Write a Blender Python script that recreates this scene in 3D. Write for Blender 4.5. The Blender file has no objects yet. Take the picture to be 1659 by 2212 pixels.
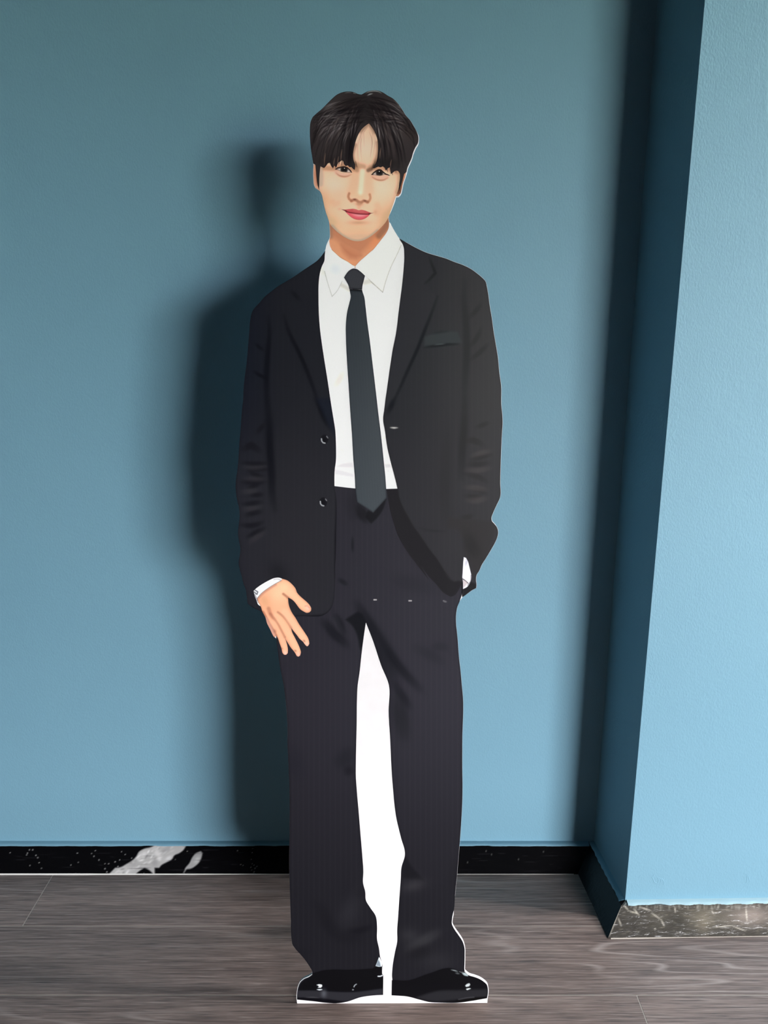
import bpy, bmesh, math, random
import numpy as np
from mathutils import Vector
from mathutils.geometry import delaunay_2d_cdt

random.seed(7)
RNG = np.random.default_rng(7)
SC = bpy.context.scene
COL = SC.collection

# ------------------------------------------------------------------ camera
F_PX, PITCH, CAM_H = 1661.0, math.radians(13.9), 1.35
cam_d = bpy.data.cameras.new('camera')
cam = bpy.data.objects.new('camera', cam_d)
COL.objects.link(cam)
cam_d.sensor_fit = 'HORIZONTAL'
cam_d.sensor_width = 36.0
cam_d.lens = 36.0 * F_PX / 1659.0
cam_d.clip_start = 0.05
cam.location = (0, 0, CAM_H)
cam.rotation_euler = (math.pi / 2 - PITCH, 0, 0)
SC.camera = cam

# ------------------------------------------------------------------ daylight
SKY = 88.0
world = bpy.data.worlds.new('sky')
SC.world = world
world.use_nodes = True
bg = world.node_tree.nodes['Background']
bg.inputs[0].default_value = (0.985, 0.90, 0.965, 1)
bg.inputs[1].default_value = SKY

SC.view_settings.view_transform = 'Standard'
SC.view_settings.look = 'None'
SC.view_settings.gamma = 1.0
SC.view_settings.use_curve_mapping = False
SC.view_settings.exposure = 0.0

# room plan (metres, camera above the origin, looking along +Y)
X0, X1, Y0, ZC = -3.2, 6.0, -5.5, 4.5
YB = 1.716                       # back wall
PA = Vector((0.540, 1.716))      # inner corner
PB = Vector((0.557, 1.509))      # outer corner of the pier
XN, YN, YD = 2.0, 0.25, -3.2     # a slanting wall from (X1, YD) to (XN, YN), added unseen, angled to give the near window open sky
PC = Vector((2.0, 1.5364))       # pier meets the near right wall
# glazed openings outside the picture: (wall, from, to, sill, head)
OPEN = [('front', 2.80, 5.92, 0.10, 2.05), ('near', 1.14, 1.49, 0.85, 3.20)]



def portal(loc, rot, w, h):
    """lets the sky in through a window opening"""
    d = bpy.data.lights.new('window_daylight', 'AREA')
    d.shape = 'RECTANGLE'
    d.size, d.size_y = w, h
    d.cycles.is_portal = True
    o = bpy.data.objects.new('window_daylight', d)
    COL.objects.link(o)
    o.location, o.rotation_euler = loc, rot


for side, a_, b_, lo_, hi_ in OPEN:
    if side == 'front':
        portal(((a_ + b_) / 2, Y0 - 0.10, (lo_ + hi_) / 2), (math.pi / 2, 0, 0), b_ - a_, hi_ - lo_)
    else:
        portal(((X1 if side == 'right' else XN) + 0.10, (a_ + b_) / 2, (lo_ + hi_) / 2), (math.pi / 2, 0, math.pi / 2), b_ - a_, hi_ - lo_)


# ------------------------------------------------------------------ helpers
def lin(c):
    c = np.asarray(c, float) / 255.0
    return np.where(c <= 0.04045, c / 12.92, ((c + 0.055) / 1.055) ** 2.4)


def obj(name, me, mat=None, parent=None, kind=None):
    o = bpy.data.objects.new(name, me)
    COL.objects.link(o)
    if mat is not None:
        me.materials.append(mat)
    if parent is not None:
        o.parent = parent
    if kind:
        o['kind'] = kind
    return o


def mesh(name, verts, faces, smooth=False):
    me = bpy.data.meshes.new(name)
    me.from_pydata([tuple(v) for v in verts], [], [tuple(f) for f in faces])
    me.validate()
    me.update()
    if smooth:
        for p in me.polygons:
            p.use_smooth = True
    return me


def box_mesh(name, lo, hi, bevel=0.0):
    bm = bmesh.new()
    bmesh.ops.create_cube(bm, size=1)
    for v in bm.verts:
        v.co = Vector([lo[i] + (v.co[i] + 0.5) * (hi[i] - lo[i]) for i in range(3)])
    if bevel:
        bmesh.ops.bevel(bm, geom=list(bm.edges), offset=bevel, segments=1, affect='EDGES')
    me = bpy.data.meshes.new(name)
    bm.to_mesh(me)
    bm.free()
    return me


def prism_mesh(name, pts, z0, z1):
    n = len(pts)
    v = [(p[0], p[1], z0) for p in pts] + [(p[0], p[1], z1) for p in pts]
    f = [tuple(range(n))[::-1], tuple(range(n, 2 * n))]
    f += [(i, (i + 1) % n, n + (i + 1) % n, n + i) for i in range(n)]
    me = mesh(name, v, f)
    bm = bmesh.new()
    bm.from_mesh(me)
    bmesh.ops.recalc_face_normals(bm, faces=bm.faces)
    bm.to_mesh(me)
    bm.free()
    return me


def ray(px, py):
    """direction of a photo pixel in the room"""
    a, b = (px - 829.5) / F_PX, (1106.0 - py) / F_PX
    c, s = math.cos(PITCH), math.sin(PITCH)
    return np.stack(np.broadcast_arrays(a, c + b * s, -s + b * c), -1)


def to_px(P):
    P = np.asarray(P, float) - np.array([0, 0, CAM_H])
    c, s = math.cos(PITCH), math.sin(PITCH)
    d = P[:, 1] * c - P[:, 2] * s
    u = P[:, 1] * s + P[:, 2] * c
    return np.stack([829.5 + F_PX * P[:, 0] / d, 1106.0 - F_PX * u / d], -1)


def new_mat(name):
    m = bpy.data.materials.new(name)
    m.use_nodes = True
    nt = m.node_tree
    return m, nt, nt.nodes['Principled BSDF']


def N(nt, t, **kw):
    n = nt.nodes.new(t)
    for k, v in kw.items():
        if k.startswith('i_'):
            key = k[2:]
            n.inputs[int(key) if key.isdigit() else key].default_value = v
        else:
            setattr(n, k, v)
    return n


def math_n(nt, op, a, b=None, c=None, clamp=False):
    n = nt.nodes.new('ShaderNodeMath')
    n.operation = op
    n.use_clamp = clamp
    for i, v in enumerate((a, b, c)):
        if v is None:
            continue
        if isinstance(v, (int, float)):
            n.inputs[i].default_value = v
        else:
            nt.links.new(v, n.inputs[i])
    return n.outputs[0]


def ramp(nt, fac, stops):
    r = nt.nodes.new('ShaderNodeValToRGB')
    el = r.color_ramp.elements
    while len(el) < len(stops):
        el.new(0.5)
    for e, (p, c) in zip(el, stops):
        e.position = p
        e.color = (*c, 1) if not isinstance(c, float) else (c, c, c, 1)
    nt.links.new(fac, r.inputs[0])
    return r.outputs[0]


def mix(nt, fac, a, b):
    n = nt.nodes.new('ShaderNodeMix')
    n.data_type = 'RGBA'
    for i, v in ((0, fac), (6, a), (7, b)):
        if isinstance(v, (int, float)):
            n.inputs[i].default_value = v
        elif isinstance(v, tuple):
            n.inputs[i].default_value = (*v, 1)
        else:
            nt.links.new(v, n.inputs[i])
    return n.outputs[2]


def noise(nt, vec, scale, detail=4, rough=0.5, dist=0.0):
    n = N(nt, 'ShaderNodeTexNoise')
    n.inputs['Scale'].default_value = scale
    n.inputs['Detail'].default_value = detail
    n.inputs['Roughness'].default_value = rough
    n.inputs['Distortion'].default_value = dist
    nt.links.new(vec, n.inputs['Vector'])
    return n.outputs['Fac']


def mapping(nt, vec, scale, loc=(0, 0, 0)):
    n = N(nt, 'ShaderNodeMapping')
    n.inputs['Scale'].default_value = scale
    n.inputs['Location'].default_value = loc
    nt.links.new(vec, n.inputs['Vector'])
    return n.outputs[0]


def bump(nt, bsdf, h, strength, distance, prev=None):
    b = N(nt, 'ShaderNodeBump')
    b.inputs['Strength'].default_value = strength
    b.inputs['Distance'].default_value = distance
    nt.links.new(h, b.inputs['Height'])
    if prev is not None:
        nt.links.new(prev, b.inputs['Normal'])
    nt.links.new(b.outputs[0], bsdf.inputs['Normal'])
    return b.outputs[0]


# ------------------------------------------------------------------ materials
def wall_material():
    m, nt, b = new_mat('teal_wall_paint')
    tc = N(nt, 'ShaderNodeTexCoord').outputs['Object']
    big = noise(nt, tc, 2.2, 3)
    col = mix(nt, big, (0.152, 0.312, 0.408), (0.170, 0.340, 0.438))
    nt.links.new(col, b.inputs['Base Color'])
    b.inputs['Roughness'].default_value = 0.55
    b.inputs['Specular IOR Level'].default_value = 0.35
    peel = noise(nt, mapping(nt, tc, (1, 1, 0.55)), 300, 3, 0.55)
    lump = noise(nt, tc, 45, 2)
    h = math_n(nt, 'ADD', peel, math_n(nt, 'MULTIPLY', lump, 0.5))
    bump(nt, b, h, 0.45, 0.0011)
    return m


def flat_mat(name, c, rough=0.6, spec=0.3):
    m, nt, b = new_mat(name)
    tc = N(nt, 'ShaderNodeTexCoord').outputs['Object']
    n1 = noise(nt, tc, 30, 3)
    nt.links.new(mix(nt, n1, tuple(x * 0.93 for x in c), tuple(min(1, x * 1.05) for x in c)), b.inputs['Base Color'])
    b.inputs['Roughness'].default_value = rough
    b.inputs['Specular IOR Level'].default_value = spec
    return m


def painted_mat(name, rough=0.45, spec=0.3, grain=0.0):
    """colour comes from the print stored on the mesh"""
    m, nt, b = new_mat(name)
    a = N(nt, 'ShaderNodeVertexColor', layer_name='print')
    col = a.outputs['Color']
    if grain:
        tc = N(nt, 'ShaderNodeTexCoord').outputs['Object']
        g = noise(nt, tc, 900, 2)
        k = math_n(nt, 'MULTIPLY_ADD', g, grain, 1 - grain / 2)
        mm = N(nt, 'ShaderNodeVectorMath', operation='SCALE')
        nt.links.new(col, mm.inputs[0])
        nt.links.new(k, mm.inputs['Scale'])
        col = mm.outputs[0]
    nt.links.new(col, b.inputs['Base Color'])
    b.inputs['Roughness'].default_value = rough
    b.inputs['Specular IOR Level'].default_value = spec
    return m


def wood_material():
    m, nt, b = new_mat('grey_brown_wood_laminate')
    tc = N(nt, 'ShaderNodeTexCoord').outputs['Object']
    oi = N(nt, 'ShaderNodeObjectInfo')
    off = N(nt, 'ShaderNodeVectorMath', operation='SCALE')
    cmb = N(nt, 'ShaderNodeCombineXYZ')
    for i, k in enumerate((37.0, 11.3, 5.7)):
        nt.links.new(math_n(nt, 'MULTIPLY', oi.outputs['Random'], k), cmb.inputs[i])
    add = N(nt, 'ShaderNodeVectorMath', operation='ADD')
    nt.links.new(tc, add.inputs[0])
    nt.links.new(cmb.outputs[0], add.inputs[1])
    p = add.outputs[0]
    # annual rings: level lines of a slow field drawn out along the plank
    field = noise(nt, mapping(nt, p, (0.62, 8.0, 1)), 1.0, 2.0, 0.4, 0.2)
    lv = math_n(nt, 'MULTIPLY', field, 17.0)
    fr = math_n(nt, 'FRACT', lv)
    tri = math_n(nt, 'ABSOLUTE', math_n(nt, 'SUBTRACT', fr, 0.5))
    line = ramp(nt, tri, [(0.0, 1.0), (0.04, 0.7), (0.12, 0.0)])
    gate = ramp(nt, noise(nt, mapping(nt, p, (1.4, 10, 1)), 1.0, 3), [(0.47, 0.0), (0.60, 1.0)])
    line = math_n(nt, 'MULTIPLY', line, gate)
    fib = noise(nt, mapping(nt, p, (3.2, 170, 1)), 1.0, 4, 0.62)
    fib2 = noise(nt, mapping(nt, p, (12, 380, 1)), 1.0, 3, 0.6)
    band = noise(nt, mapping(nt, p, (1.8, 15, 1)), 1.0, 4, 0.6)
    base = mix(nt, ramp(nt, band, [(0.30, 0.0), (0.70, 1.0)]), (0.092, 0.067, 0.060), (0.235, 0.174, 0.150))
    fibm = ramp(nt, fib, [(0.36, 0.0), (0.66, 1.0)])
    c1 = mix(nt, math_n(nt, 'MULTIPLY', fibm, 0.55), base, (0.345, 0.265, 0.232))
    drk = ramp(nt, fib2, [(0.30, 1.0), (0.50, 0.0)])
    c2 = mix(nt, math_n(nt, 'MULTIPLY', drk, 0.85), c1, (0.075, 0.062, 0.058))
    lite = ramp(nt, fib2, [(0.56, 0.0), (0.70, 1.0)])
    c2 = mix(nt, math_n(nt, 'MULTIPLY', lite, 0.5), c2, (0.46, 0.38, 0.34))
    c3 = mix(nt, math_n(nt, 'MULTIPLY', line, 0.48), c2, (0.52, 0.44, 0.40))
    nt.links.new(c3, b.inputs['Base Color'])
    nt.links.new(ramp(nt, fib, [(0.3, 0.50), (0.7, 0.38)]), b.inputs['Roughness'])
    b.inputs['Specular IOR Level'].default_value = 0.4
    h = math_n(nt, 'ADD', math_n(nt, 'MULTIPLY', fib2, 0.6), math_n(nt, 'MULTIPLY', fib, 0.8))
    bump(nt, b, h, 0.30, 0.0008)
    return m


def skirting_material(name, spec, rough, bs):
    m, nt, b = new_mat(name)
    a = N(nt, 'ShaderNodeVertexColor', layer_name='print')
    tc = N(nt, 'ShaderNodeTexCoord').outputs['Object']
    nt.links.new(a.outputs['Color'], b.inputs['Base Color'])
    b.inputs['Roughness'].default_value = rough
    b.inputs['Specular IOR Level'].default_value = spec
    h1 = noise(nt, mapping(nt, tc, (0.35, 1, 1)), 130, 4, 0.6, 0.8)
    h2 = noise(nt, tc, 14, 2)
    h = math_n(nt, 'ADD', h1, math_n(nt, 'MULTIPLY', h2, 3.0))
    bump(nt, b, h, bs, 0.0016)
    return m


M_WALL = wall_material()
M_WOOD = wood_material()
M_SKIRT = skirting_material('black_marble_film', 0.18, 0.22, 0.3)
M_SKIRT2 = skirting_material('worn_marble_film_painted_sheen', 0.9, 0.24, 0.6)  # glossier copy of the black film; its colours hold reflected window light
M_CEIL = flat_mat('dark_grey_ceiling_paint', (0.06, 0.065, 0.07), 0.8)
M_DARK = flat_mat('dark_slate_wall_paint', (0.035, 0.05, 0.06), 0.7)
M_JOINT = flat_mat('pale_floor_underlay', (0.42, 0.38, 0.33), 0.8)
M_CAULK = flat_mat('white_caulk', (0.80, 0.78, 0.74), 0.6)
M_BOARD = flat_mat('white_foam_board', (0.86, 0.835, 0.84), 0.45, 0.3)
M_CARD = flat_mat('brown_card', (0.36, 0.26, 0.17), 0.8, 0.1)
M_PRINT = painted_mat('printed_picture', 0.40, 0.14, 0.06)
M_FRAME = flat_mat('dark_window_frame', (0.05, 0.05, 0.055), 0.4)
M_LAWN = flat_mat('lawn_green', (0.165, 0.195, 0.125), 0.9, 0.1)
mg, ntg, bg_ = new_mat('clear_window_glass')
ntg.nodes.remove(bg_)
tr = N(ntg, 'ShaderNodeBsdfTransparent')
tr.inputs[0].default_value = (0.93, 0.97, 0.95, 1)
gl = N(ntg, 'ShaderNodeBsdfGlossy')
gl.inputs['Roughness'].default_value = 0.02
ms = N(ntg, 'ShaderNodeMixShader')
ms.inputs[0].default_value = 0.04
ntg.links.new(tr.outputs[0], ms.inputs[1])
ntg.links.new(gl.outputs[0], ms.inputs[2])
ntg.links.new(ms.outputs[0], ntg.nodes['Material Output'].inputs[0])
M_GLASS = mg

# ------------------------------------------------------------------ room shell
T = 0.15
PLAN = [(X0 - T, Y0 - T), (X1 + T, Y0 - T), (X1 + T, YD), (XN + T, YN), (XN + T, YB + T), (X0 - T, YB + T)]
obj('wall_back', box_mesh('wall_back', (X0 - T, YB, 0), (PA.x + 0.10, YB + T, ZC)), M_WALL, None, 'structure')
obj('wall_corner', prism_mesh('wall_corner', [PA, PB, PC, (PC.x, YB + T), (PA.x + 0.1, YB + T), (PA.x + 0.1, YB)], 0, ZC),
    M_WALL, None, 'structure')
obj('wall_left', box_mesh('wall_left', (X0 - T, Y0 - T, 0), (X0, YB, ZC)), M_DARK, None, 'structure')


def wall_with_holes(name, x0, x1, y0, y1, z0, z1, holes, swap=False):
    """a wall along x with rectangular openings; swap turns it to run along y"""
    vs, fs = [], []
    xs = sorted({x0, x1, *[h[0] for h in holes], *[h[1] for h in holes]})
    zs = sorted({z0, z1, *[h[2] for h in holes], *[h[3] for h in holes]})
    for i in range(len(xs) - 1):
        for k in range(len(zs) - 1):
            cx, cz = (xs[i] + xs[i + 1]) / 2, (zs[k] + zs[k + 1]) / 2
            if any(h[0] < cx < h[1] and h[2] < cz < h[3] for h in holes):
                continue
            b = len(vs)
            for y in (y0, y1):
                vs += [(xs[i], y, zs[k]), (xs[i + 1], y, zs[k]), (xs[i + 1], y, zs[k + 1]), (xs[i], y, zs[k + 1])]
            fs += [(b, b + 1, b + 2, b + 3), (b + 7, b + 6, b + 5, b + 4)]
            fs += [(b + j, b + 4 + j, b + 4 + (j + 1) % 4, b + (j + 1) % 4) for j in range(4)]
    if swap:
        vs = [(y, x, z) for x, y, z in vs]
    return mesh(name, vs, fs)


obj('wall_front', wall_with_holes('wall_front', X0, X1, Y0 - T, Y0, 0, ZC, [o[1:] for o in OPEN if o[0] == 'front']), M_DARK, None, 'structure')
obj('wall_near', wall_with_holes('wall_near', YN, YB + T, XN, XN + T, 0, ZC, [o[1:] for o in OPEN if o[0] == 'near'], True), M_DARK, None, 'structure')
obj('wall_slant_added', prism_mesh('wall_slant_added', [(XN, YN), (XN + T, YN), (X1 + T, YD), (X1, YD)], 0, ZC), M_DARK, None, 'structure')  # unseen wall, slanted so that sky light reaches the near window
obj('wall_right', wall_with_holes('wall_right', Y0 - T, YD, X1, X1 + T, 0, ZC, [o[1:] for o in OPEN if o[0] == 'right'], True), M_DARK, None, 'structure')
obj('ceiling', prism_mesh('ceiling', PLAN, ZC, ZC + 0.12), M_CEIL, None, 'structure')
floor = obj('floor', prism_mesh('floor', PLAN, -0.14, -0.0004), M_JOINT, None, 'structure')


# windows outside the picture: frame, mullion and panes, built along local X
def window(name, loc, rz, w, h):
    win = bpy.data.objects.new(name, None)
    COL.objects.link(win)
    win.location, win.rotation_euler = loc, (0, 0, rz)
    win['kind'] = 'structure'
    fw, a = 0.05, w / 2
    for lo, hi in (((-a, 0), (a, fw)), ((-a, h - fw), (a, h)), ((-a, fw), (-a + fw, h - fw)), ((a - fw, fw), (a, h - fw))):
        obj('window_frame', box_mesh('window_frame', (lo[0], -.03, lo[1]), (hi[0], .03, hi[1])), M_FRAME, win)
    obj('mullion', box_mesh('mullion', (-.03, -.025, fw), (.03, .025, h - fw)), M_FRAME, win)
    for x0, x1 in ((-a + fw, -.03), (.03, a - fw)):
        obj('pane', box_mesh('pane', (x0, -.003, fw), (x1, .003, h - fw)), M_GLASS, win)


for n_, (side, a_, b_, lo_, hi_) in enumerate(OPEN):
    if side == 'front':
        window('window_%d' % (n_ + 1), ((a_ + b_) / 2, Y0 - T / 2, lo_), 0, b_ - a_, hi_ - lo_)
    else:
        window('window_%d' % (n_ + 1), ((X1 if side == 'right' else XN) + T / 2, (a_ + b_) / 2, lo_), math.pi / 2, b_ - a_, hi_ - lo_)

lawn = obj('ground_outside', mesh('ground_outside', [(-60, -60, -0.3), (60, -60, -0.3), (60, 60, -0.3), (-60, 60, -0.3)],
                                  [(0, 1, 2, 3)]), M_LAWN, None, 'structure')

# floor planks, each one its own piece
ROW, LEN, GAP = 0.187, 1.38, 0.0013
joints = {0: -0.832, 1: 0.01, 2: 0.522}
r = 0
yt = 1.489 + ROW
while yt > Y0:
    ylo = yt - ROW
    j = joints.get(r, random.uniform(-0.6, 0.6))
    x = j - LEN * math.ceil((j - X0) / LEN)
    yhi = min(yt, YB) if r else YB
    while x < X1:
        a, b_ = max(x, X0), min(x + LEN, X1 if yhi <= YD else XN + (X1 - XN) * max(0, (YN - yhi) / (YN - YD)))
        if b_ - a > 0.02 and yhi - max(ylo, Y0) > 0.02:
            cx, cy = (a + b_) / 2, (yhi + max(ylo, Y0)) / 2
            hx, hy = (b_ - a) / 2 - GAP / 2, (yhi - max(ylo, Y0)) / 2 - GAP / 2
            o = obj('plank', box_mesh('plank', (-hx, -hy, -0.008), (hx, hy, 0), 0.0006), M_WOOD, floor)
            o.location = (cx, cy, 0)
        x += LEN
    yt = ylo
    r += 1


# ------------------------------------------------------------------ print tools (all in photo pixels)
def spline(pts, step=2.0, closed=True, corner=34):
    p = np.array(pts, float)
    n = len(p)
    if closed:
        prv, nxt = np.roll(p, 1, 0), np.roll(p, -1, 0)
    else:
        prv = np.vstack([p[:1], p[:-1]])
        nxt = np.vstack([p[1:], p[-1:]])
    a, b = p - prv, nxt - p
    la, lb = np.linalg.norm(a, axis=1) + 1e-9, np.linalg.norm(b, axis=1) + 1e-9
    cs = np.clip((a * b).sum(1) / la / lb, -1, 1)
    sharp = np.degrees(np.arccos(cs)) > corner
    tan = (a / la[:, None] * lb[:, None] + b / lb[:, None] * la[:, None]) / (la + lb)[:, None]
    tan[sharp] = 0
    out = []
    for i in range(n if closed else n - 1):
        j = (i + 1) % n
        L = np.linalg.norm(p[j] - p[i])
        k = max(1, int(round(L / step)))
        t = (np.arange(k) / k)[:, None]
        d = p[j] - p[i]
        m0 = tan[i] * L if not sharp[i] else d
        m1 = tan[j] * L if not sharp[j] else d
        h = (2 * t ** 3 - 3 * t ** 2 + 1) * p[i] + (t ** 3 - 2 * t ** 2 + t) * m0 + (-2 * t ** 3 + 3 * t ** 2) * p[j] + (t ** 3 - t ** 2) * m1
        out.append(h)
    if not closed:
        out.append(p[-1:])
    return np.vstack(out)


def inside(P, poly):
    x, y = P[:, 0], P[:, 1]
    c = np.zeros(len(P), bool)
    q = np.roll(poly, 1, 0)
    for (x1, y1), (x2, y2) in zip(poly, q):
        if y1 == y2:
            continue
        m = ((y1 > y) != (y2 > y)) & (x < (x2 - x1) * (y - y1) / (y2 - y1) + x1)
        c ^= m
    return c


def seg_dist(P, pts, closed=False):
    """distance to a polyline and position 0..1 along it"""
    pts = np.asarray(pts, float)
    if closed:
        pts = np.vstack([pts, pts[:1]])
    d = np.full(len(P), 1e9)
    s = np.zeros(len(P))
    L = np.linalg.norm(np.diff(pts, axis=0), axis=1)
    tot, acc = L.sum() + 1e-9, 0.0
    for i in range(len(pts) - 1):
        a, b = pts[i], pts[i + 1]
        ab = b - a
        t = np.clip(((P - a) @ ab) / (ab @ ab + 1e-12), 0, 1)
        dd = np.hypot(P[:, 0] - a[0] - t * ab[0], P[:, 1] - a[1] - t * ab[1])
        m = dd < d
        d[m] = dd[m]
        s[m] = (acc + t[m] * L[i]) / tot
        acc += L[i]
    return d, s


class Paint:
    def __init__(self, P, base):
        self.P = P
        self.C = np.tile(np.asarray(base, float), (len(P), 1))

    def _box(self, pts, m):
        pts = np.asarray(pts, float)
        lo, hi = pts.min(0) - m, pts.max(0) + m
        return np.where((self.P >= lo).all(1) & (self.P <= hi).all(1))[0]

    def mixin(self, idx, a, col):
        self.C[idx] += a[:, None] * (np.asarray(col, float) - self.C[idx])

    def stroke(self, pts, col, w, soft, a=1.0, taper=0.0, smooth=True):
        pts = np.asarray(pts, float)
        if smooth and len(pts) > 2:
            pts = spline(pts, max(2.0, w), closed=False)
        idx = self._box(pts, w / 2 + 3 * soft)
        if len(idx) == 0:
            return self
        d, s = seg_dist(self.P[idx], pts)
        ww = w / 2
        if taper:
            k = 1 - taper * np.abs(2 * s - 1) ** 2
            ww = ww * k
            al = a * k
        else:
            al = a
        self.mixin(idx, al * np.exp(-(np.maximum(d - ww, 0) / soft) ** 2), col)
        return self

    def blob(self, c, rx, ry, col, a=1.0, rot=0.0, p=2.0):
        r_ = max(rx, ry) * 2.2
        idx = self._box([c], r_)
        if len(idx) == 0:
            return self
        d = self.P[idx] - np.asarray(c, float)
        ct, st = math.cos(math.radians(rot)), math.sin(math.radians(rot))
        u, v = d[:, 0] * ct + d[:, 1] * st, -d[:, 0] * st + d[:, 1] * ct
        self.mixin(idx, a * np.exp(-((u / rx) ** 2 + (v / ry) ** 2) ** (p / 2)), col)
        return self

    def fill(self, poly, col, soft=0.5, a=1.0, smooth=True):
        poly = spline(poly, 1.5) if smooth else np.asarray(poly, float)
        idx = self._box(poly, 3 * soft)
        if len(idx) == 0:
            return self
        d, _ = seg_dist(self.P[idx], poly, True)
        sd = np.where(inside(self.P[idx], poly), d, -d)
        self.mixin(idx, a * np.clip(0.5 + sd / (2 * soft), 0, 1), col)
        return self

    def gradx(self, x0, x1, col, a):
        t = np.clip((self.P[:, 0] - x0) / (x1 - x0), 0, 1)
        t = t * t * (3 - 2 * t)
        self.mixin(np.arange(len(t)), a * t, col)
        return self

    def grady(self, y0, y1, col, a):
        t = np.clip((self.P[:, 1] - y0) / (y1 - y0), 0, 1)
        t = t * t * (3 - 2 * t)
        self.mixin(np.arange(len(t)), a * t, col)
        return self

    def edge(self, poly, col, width, a):
        d, _ = seg_dist(self.P, poly, True)
        self.mixin(np.arange(len(d)), a * np.exp(-(d / width) ** 2), col)
        return self

    def stripes(self, period, amp, slant=0.0):
        ph = (self.P[:, 0] + slant * (self.P[:, 1] - 1500)) / period
        f = np.cos(2 * math.pi * ph)
        g = np.where(f > 0.55, (f - 0.55) / 0.45, 0)
        self.C += amp * g[:, None]
        return self


def crop(ox, oy, s):
    return lambda *pts: [(ox + x / s, oy + y / s) for x, y in pts]


K1 = crop(650, 180, 5.925)
K2 = crop(520, 480, 5.53)
K3 = crop(800, 480, 5.53)
K4 = crop(500, 860, 5.53)
K5 = crop(800, 860, 5.53)
K6 = crop(530, 1220, 5.53)
K7 = crop(760, 1220, 5.53)
K8 = crop(600, 1600, 3.613)
S7 = crop(620, 1960, 6.9125)
S8 = crop(820, 1960, 6.38)
E2 = crop(700, 340, 9.217)

# the cut-out's own plane: foot line on the floor, leaning back a little
LEAN = math.radians(3.0)
BASE_PX = (847.0, 2167.5)
d0 = ray(*BASE_PX)
FOOT = np.array([d0[0], d0[1], d0[2]]) * (CAM_H / -d0[2]) + np.array([0, 0, CAM_H])
PN = np.array([0, -math.cos(LEAN), math.sin(LEAN)])     # towards the viewer


def on_board(P, lift):
    """photo pixels -> points on the board's face, local to the foot of the cut-out"""
    d = ray(P[:, 0], P[:, 1])
    o = np.array([0, 0, CAM_H])
    t = ((FOOT - o) @ PN) / (d @ PN)
    w = o + d * t[:, None]
    return w - FOOT + PN * lift


stand = bpy.data.objects.new('cardboard_cutout', None)
COL.objects.link(stand)
stand.location = FOOT
stand['label'] = 'life-size cardboard cutout of a smiling dark-haired person in black suit and tie'
stand['category'] = 'cardboard cutout'

LAYER = 0.00022


def patch(name, outline, layer, painter, base, spacing=2.0, parent=None, smooth=True, mat=None, label=None, step=None):
    out = spline(outline, step or max(1.0, spacing)) if smooth else np.array(outline, float)
    lo, hi = out.min(0), out.max(0)
    gx = np.arange(lo[0], hi[0] + spacing, spacing)
    gy = np.arange(lo[1], hi[1] + spacing, spacing * 0.9)
    G = np.stack(np.meshgrid(gx, gy), -1)
    G[1::2, :, 0] += spacing / 2
    G = G.reshape(-1, 2)
    G = G[inside(G, out)]
    if len(G):
        # keep the grid clear of the outline (coarse buckets of outline samples)
        cell = spacing
        dens = []
        q = np.vstack([out, out[:1]])
        for i in range(len(out)):
            L = np.linalg.norm(q[i + 1] - q[i])
            k = max(1, int(L / (cell * 0.5)))
            dens.append(q[i] + (q[i + 1] - q[i]) * (np.arange(k) / k)[:, None])
        dens = np.vstack(dens)
        keys = set(map(tuple, np.floor(dens / cell).astype(int)))
        gk = np.floor(G / cell).astype(int)
        G = G[[tuple(k) not in keys for k in gk]]
    n = len(out)
    pts = [Vector(p) for p in np.vstack([out, G])] if len(G) else [Vector(p) for p in out]
    rv, re_, rf, *_ = delaunay_2d_cdt(pts, [(i, (i + 1) % n) for i in range(n)], [], 1, 1e-4)
    P = np.array([(v.x, v.y) for v in rv])
    pt = Paint(P, base)
    if painter:
        painter(pt, out)
    V = on_board(P, layer * LAYER)
    me = bpy.data.meshes.new(name)
    me.from_pydata(V.tolist(), [], [tuple(f)[::-1] for f in rf])
    at = me.color_attributes.new('print', 'FLOAT_COLOR', 'POINT')
    c = np.ones((len(P), 4))
    c[:, :3] = np.clip(lin(np.clip(pt.C, 0, 255)) * 1.22 - 0.008, 0.002, 0.95)
    at.data.foreach_set('color', c.ravel().astype(np.float32))
    me.update()
    if me.polygons and (me.polygons[0].normal @ Vector(PN)) < 0:
        me.flip_normals()
    o = obj(name, me, mat or M_PRINT, parent or stand)
    if label:
        o['label'] = label
    return o


# ---------------------------------------------------------------- silhouette of the board
HAIR_OUT = K1((160, 1030), (150, 950), (130, 830), (120, 700), (118, 560), (125, 500), (150, 440), (200, 390), (260, 340), (330, 270),
              (400, 200), (460, 150), (520, 122), (600, 108), (680, 118), (730, 140), (775, 148), (800, 135), (850, 108), (900, 96),
              (950, 92), (1000, 100), (1050, 122), (1110, 160), (1180, 200), (1240, 260), (1290, 330), (1340, 410), (1400, 480),
              (1440, 545), (1480, 620), (1500, 680), (1503, 730), (1496, 770), (1466, 820), (1436, 890), (1416, 960), (1386, 1030),
              (1364, 1080), (1350, 1140))
L_TORSO = K2((1065, 180), (1040, 235), (1020, 290), (1010, 340), (980, 385), (920, 455), (830, 520), (740, 580), (640, 650), (540, 710),
             (450, 765), (370, 825), (290, 890), (220, 970), (150, 1050), (130, 1100), (115, 1180), (105, 1280), (95, 1420), (85, 1550),
             (70, 1700), (50, 1850), (35, 2020)) + \
    K4((143, 0), (130, 120), (110, 380), (95, 560), (85, 730), (70, 880), (55, 980), (52, 1080), (65, 1190), (95, 1330), (100, 1400),
       (90, 1500), (80, 1600), (90, 1700), (108, 1800), (100, 1880), (88, 1960), (105, 2060), (130, 2150), (145, 2212)) + \
    K6((5, 290), (20, 380), (28, 460), (80, 500), (150, 535), (195, 560))
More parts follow.
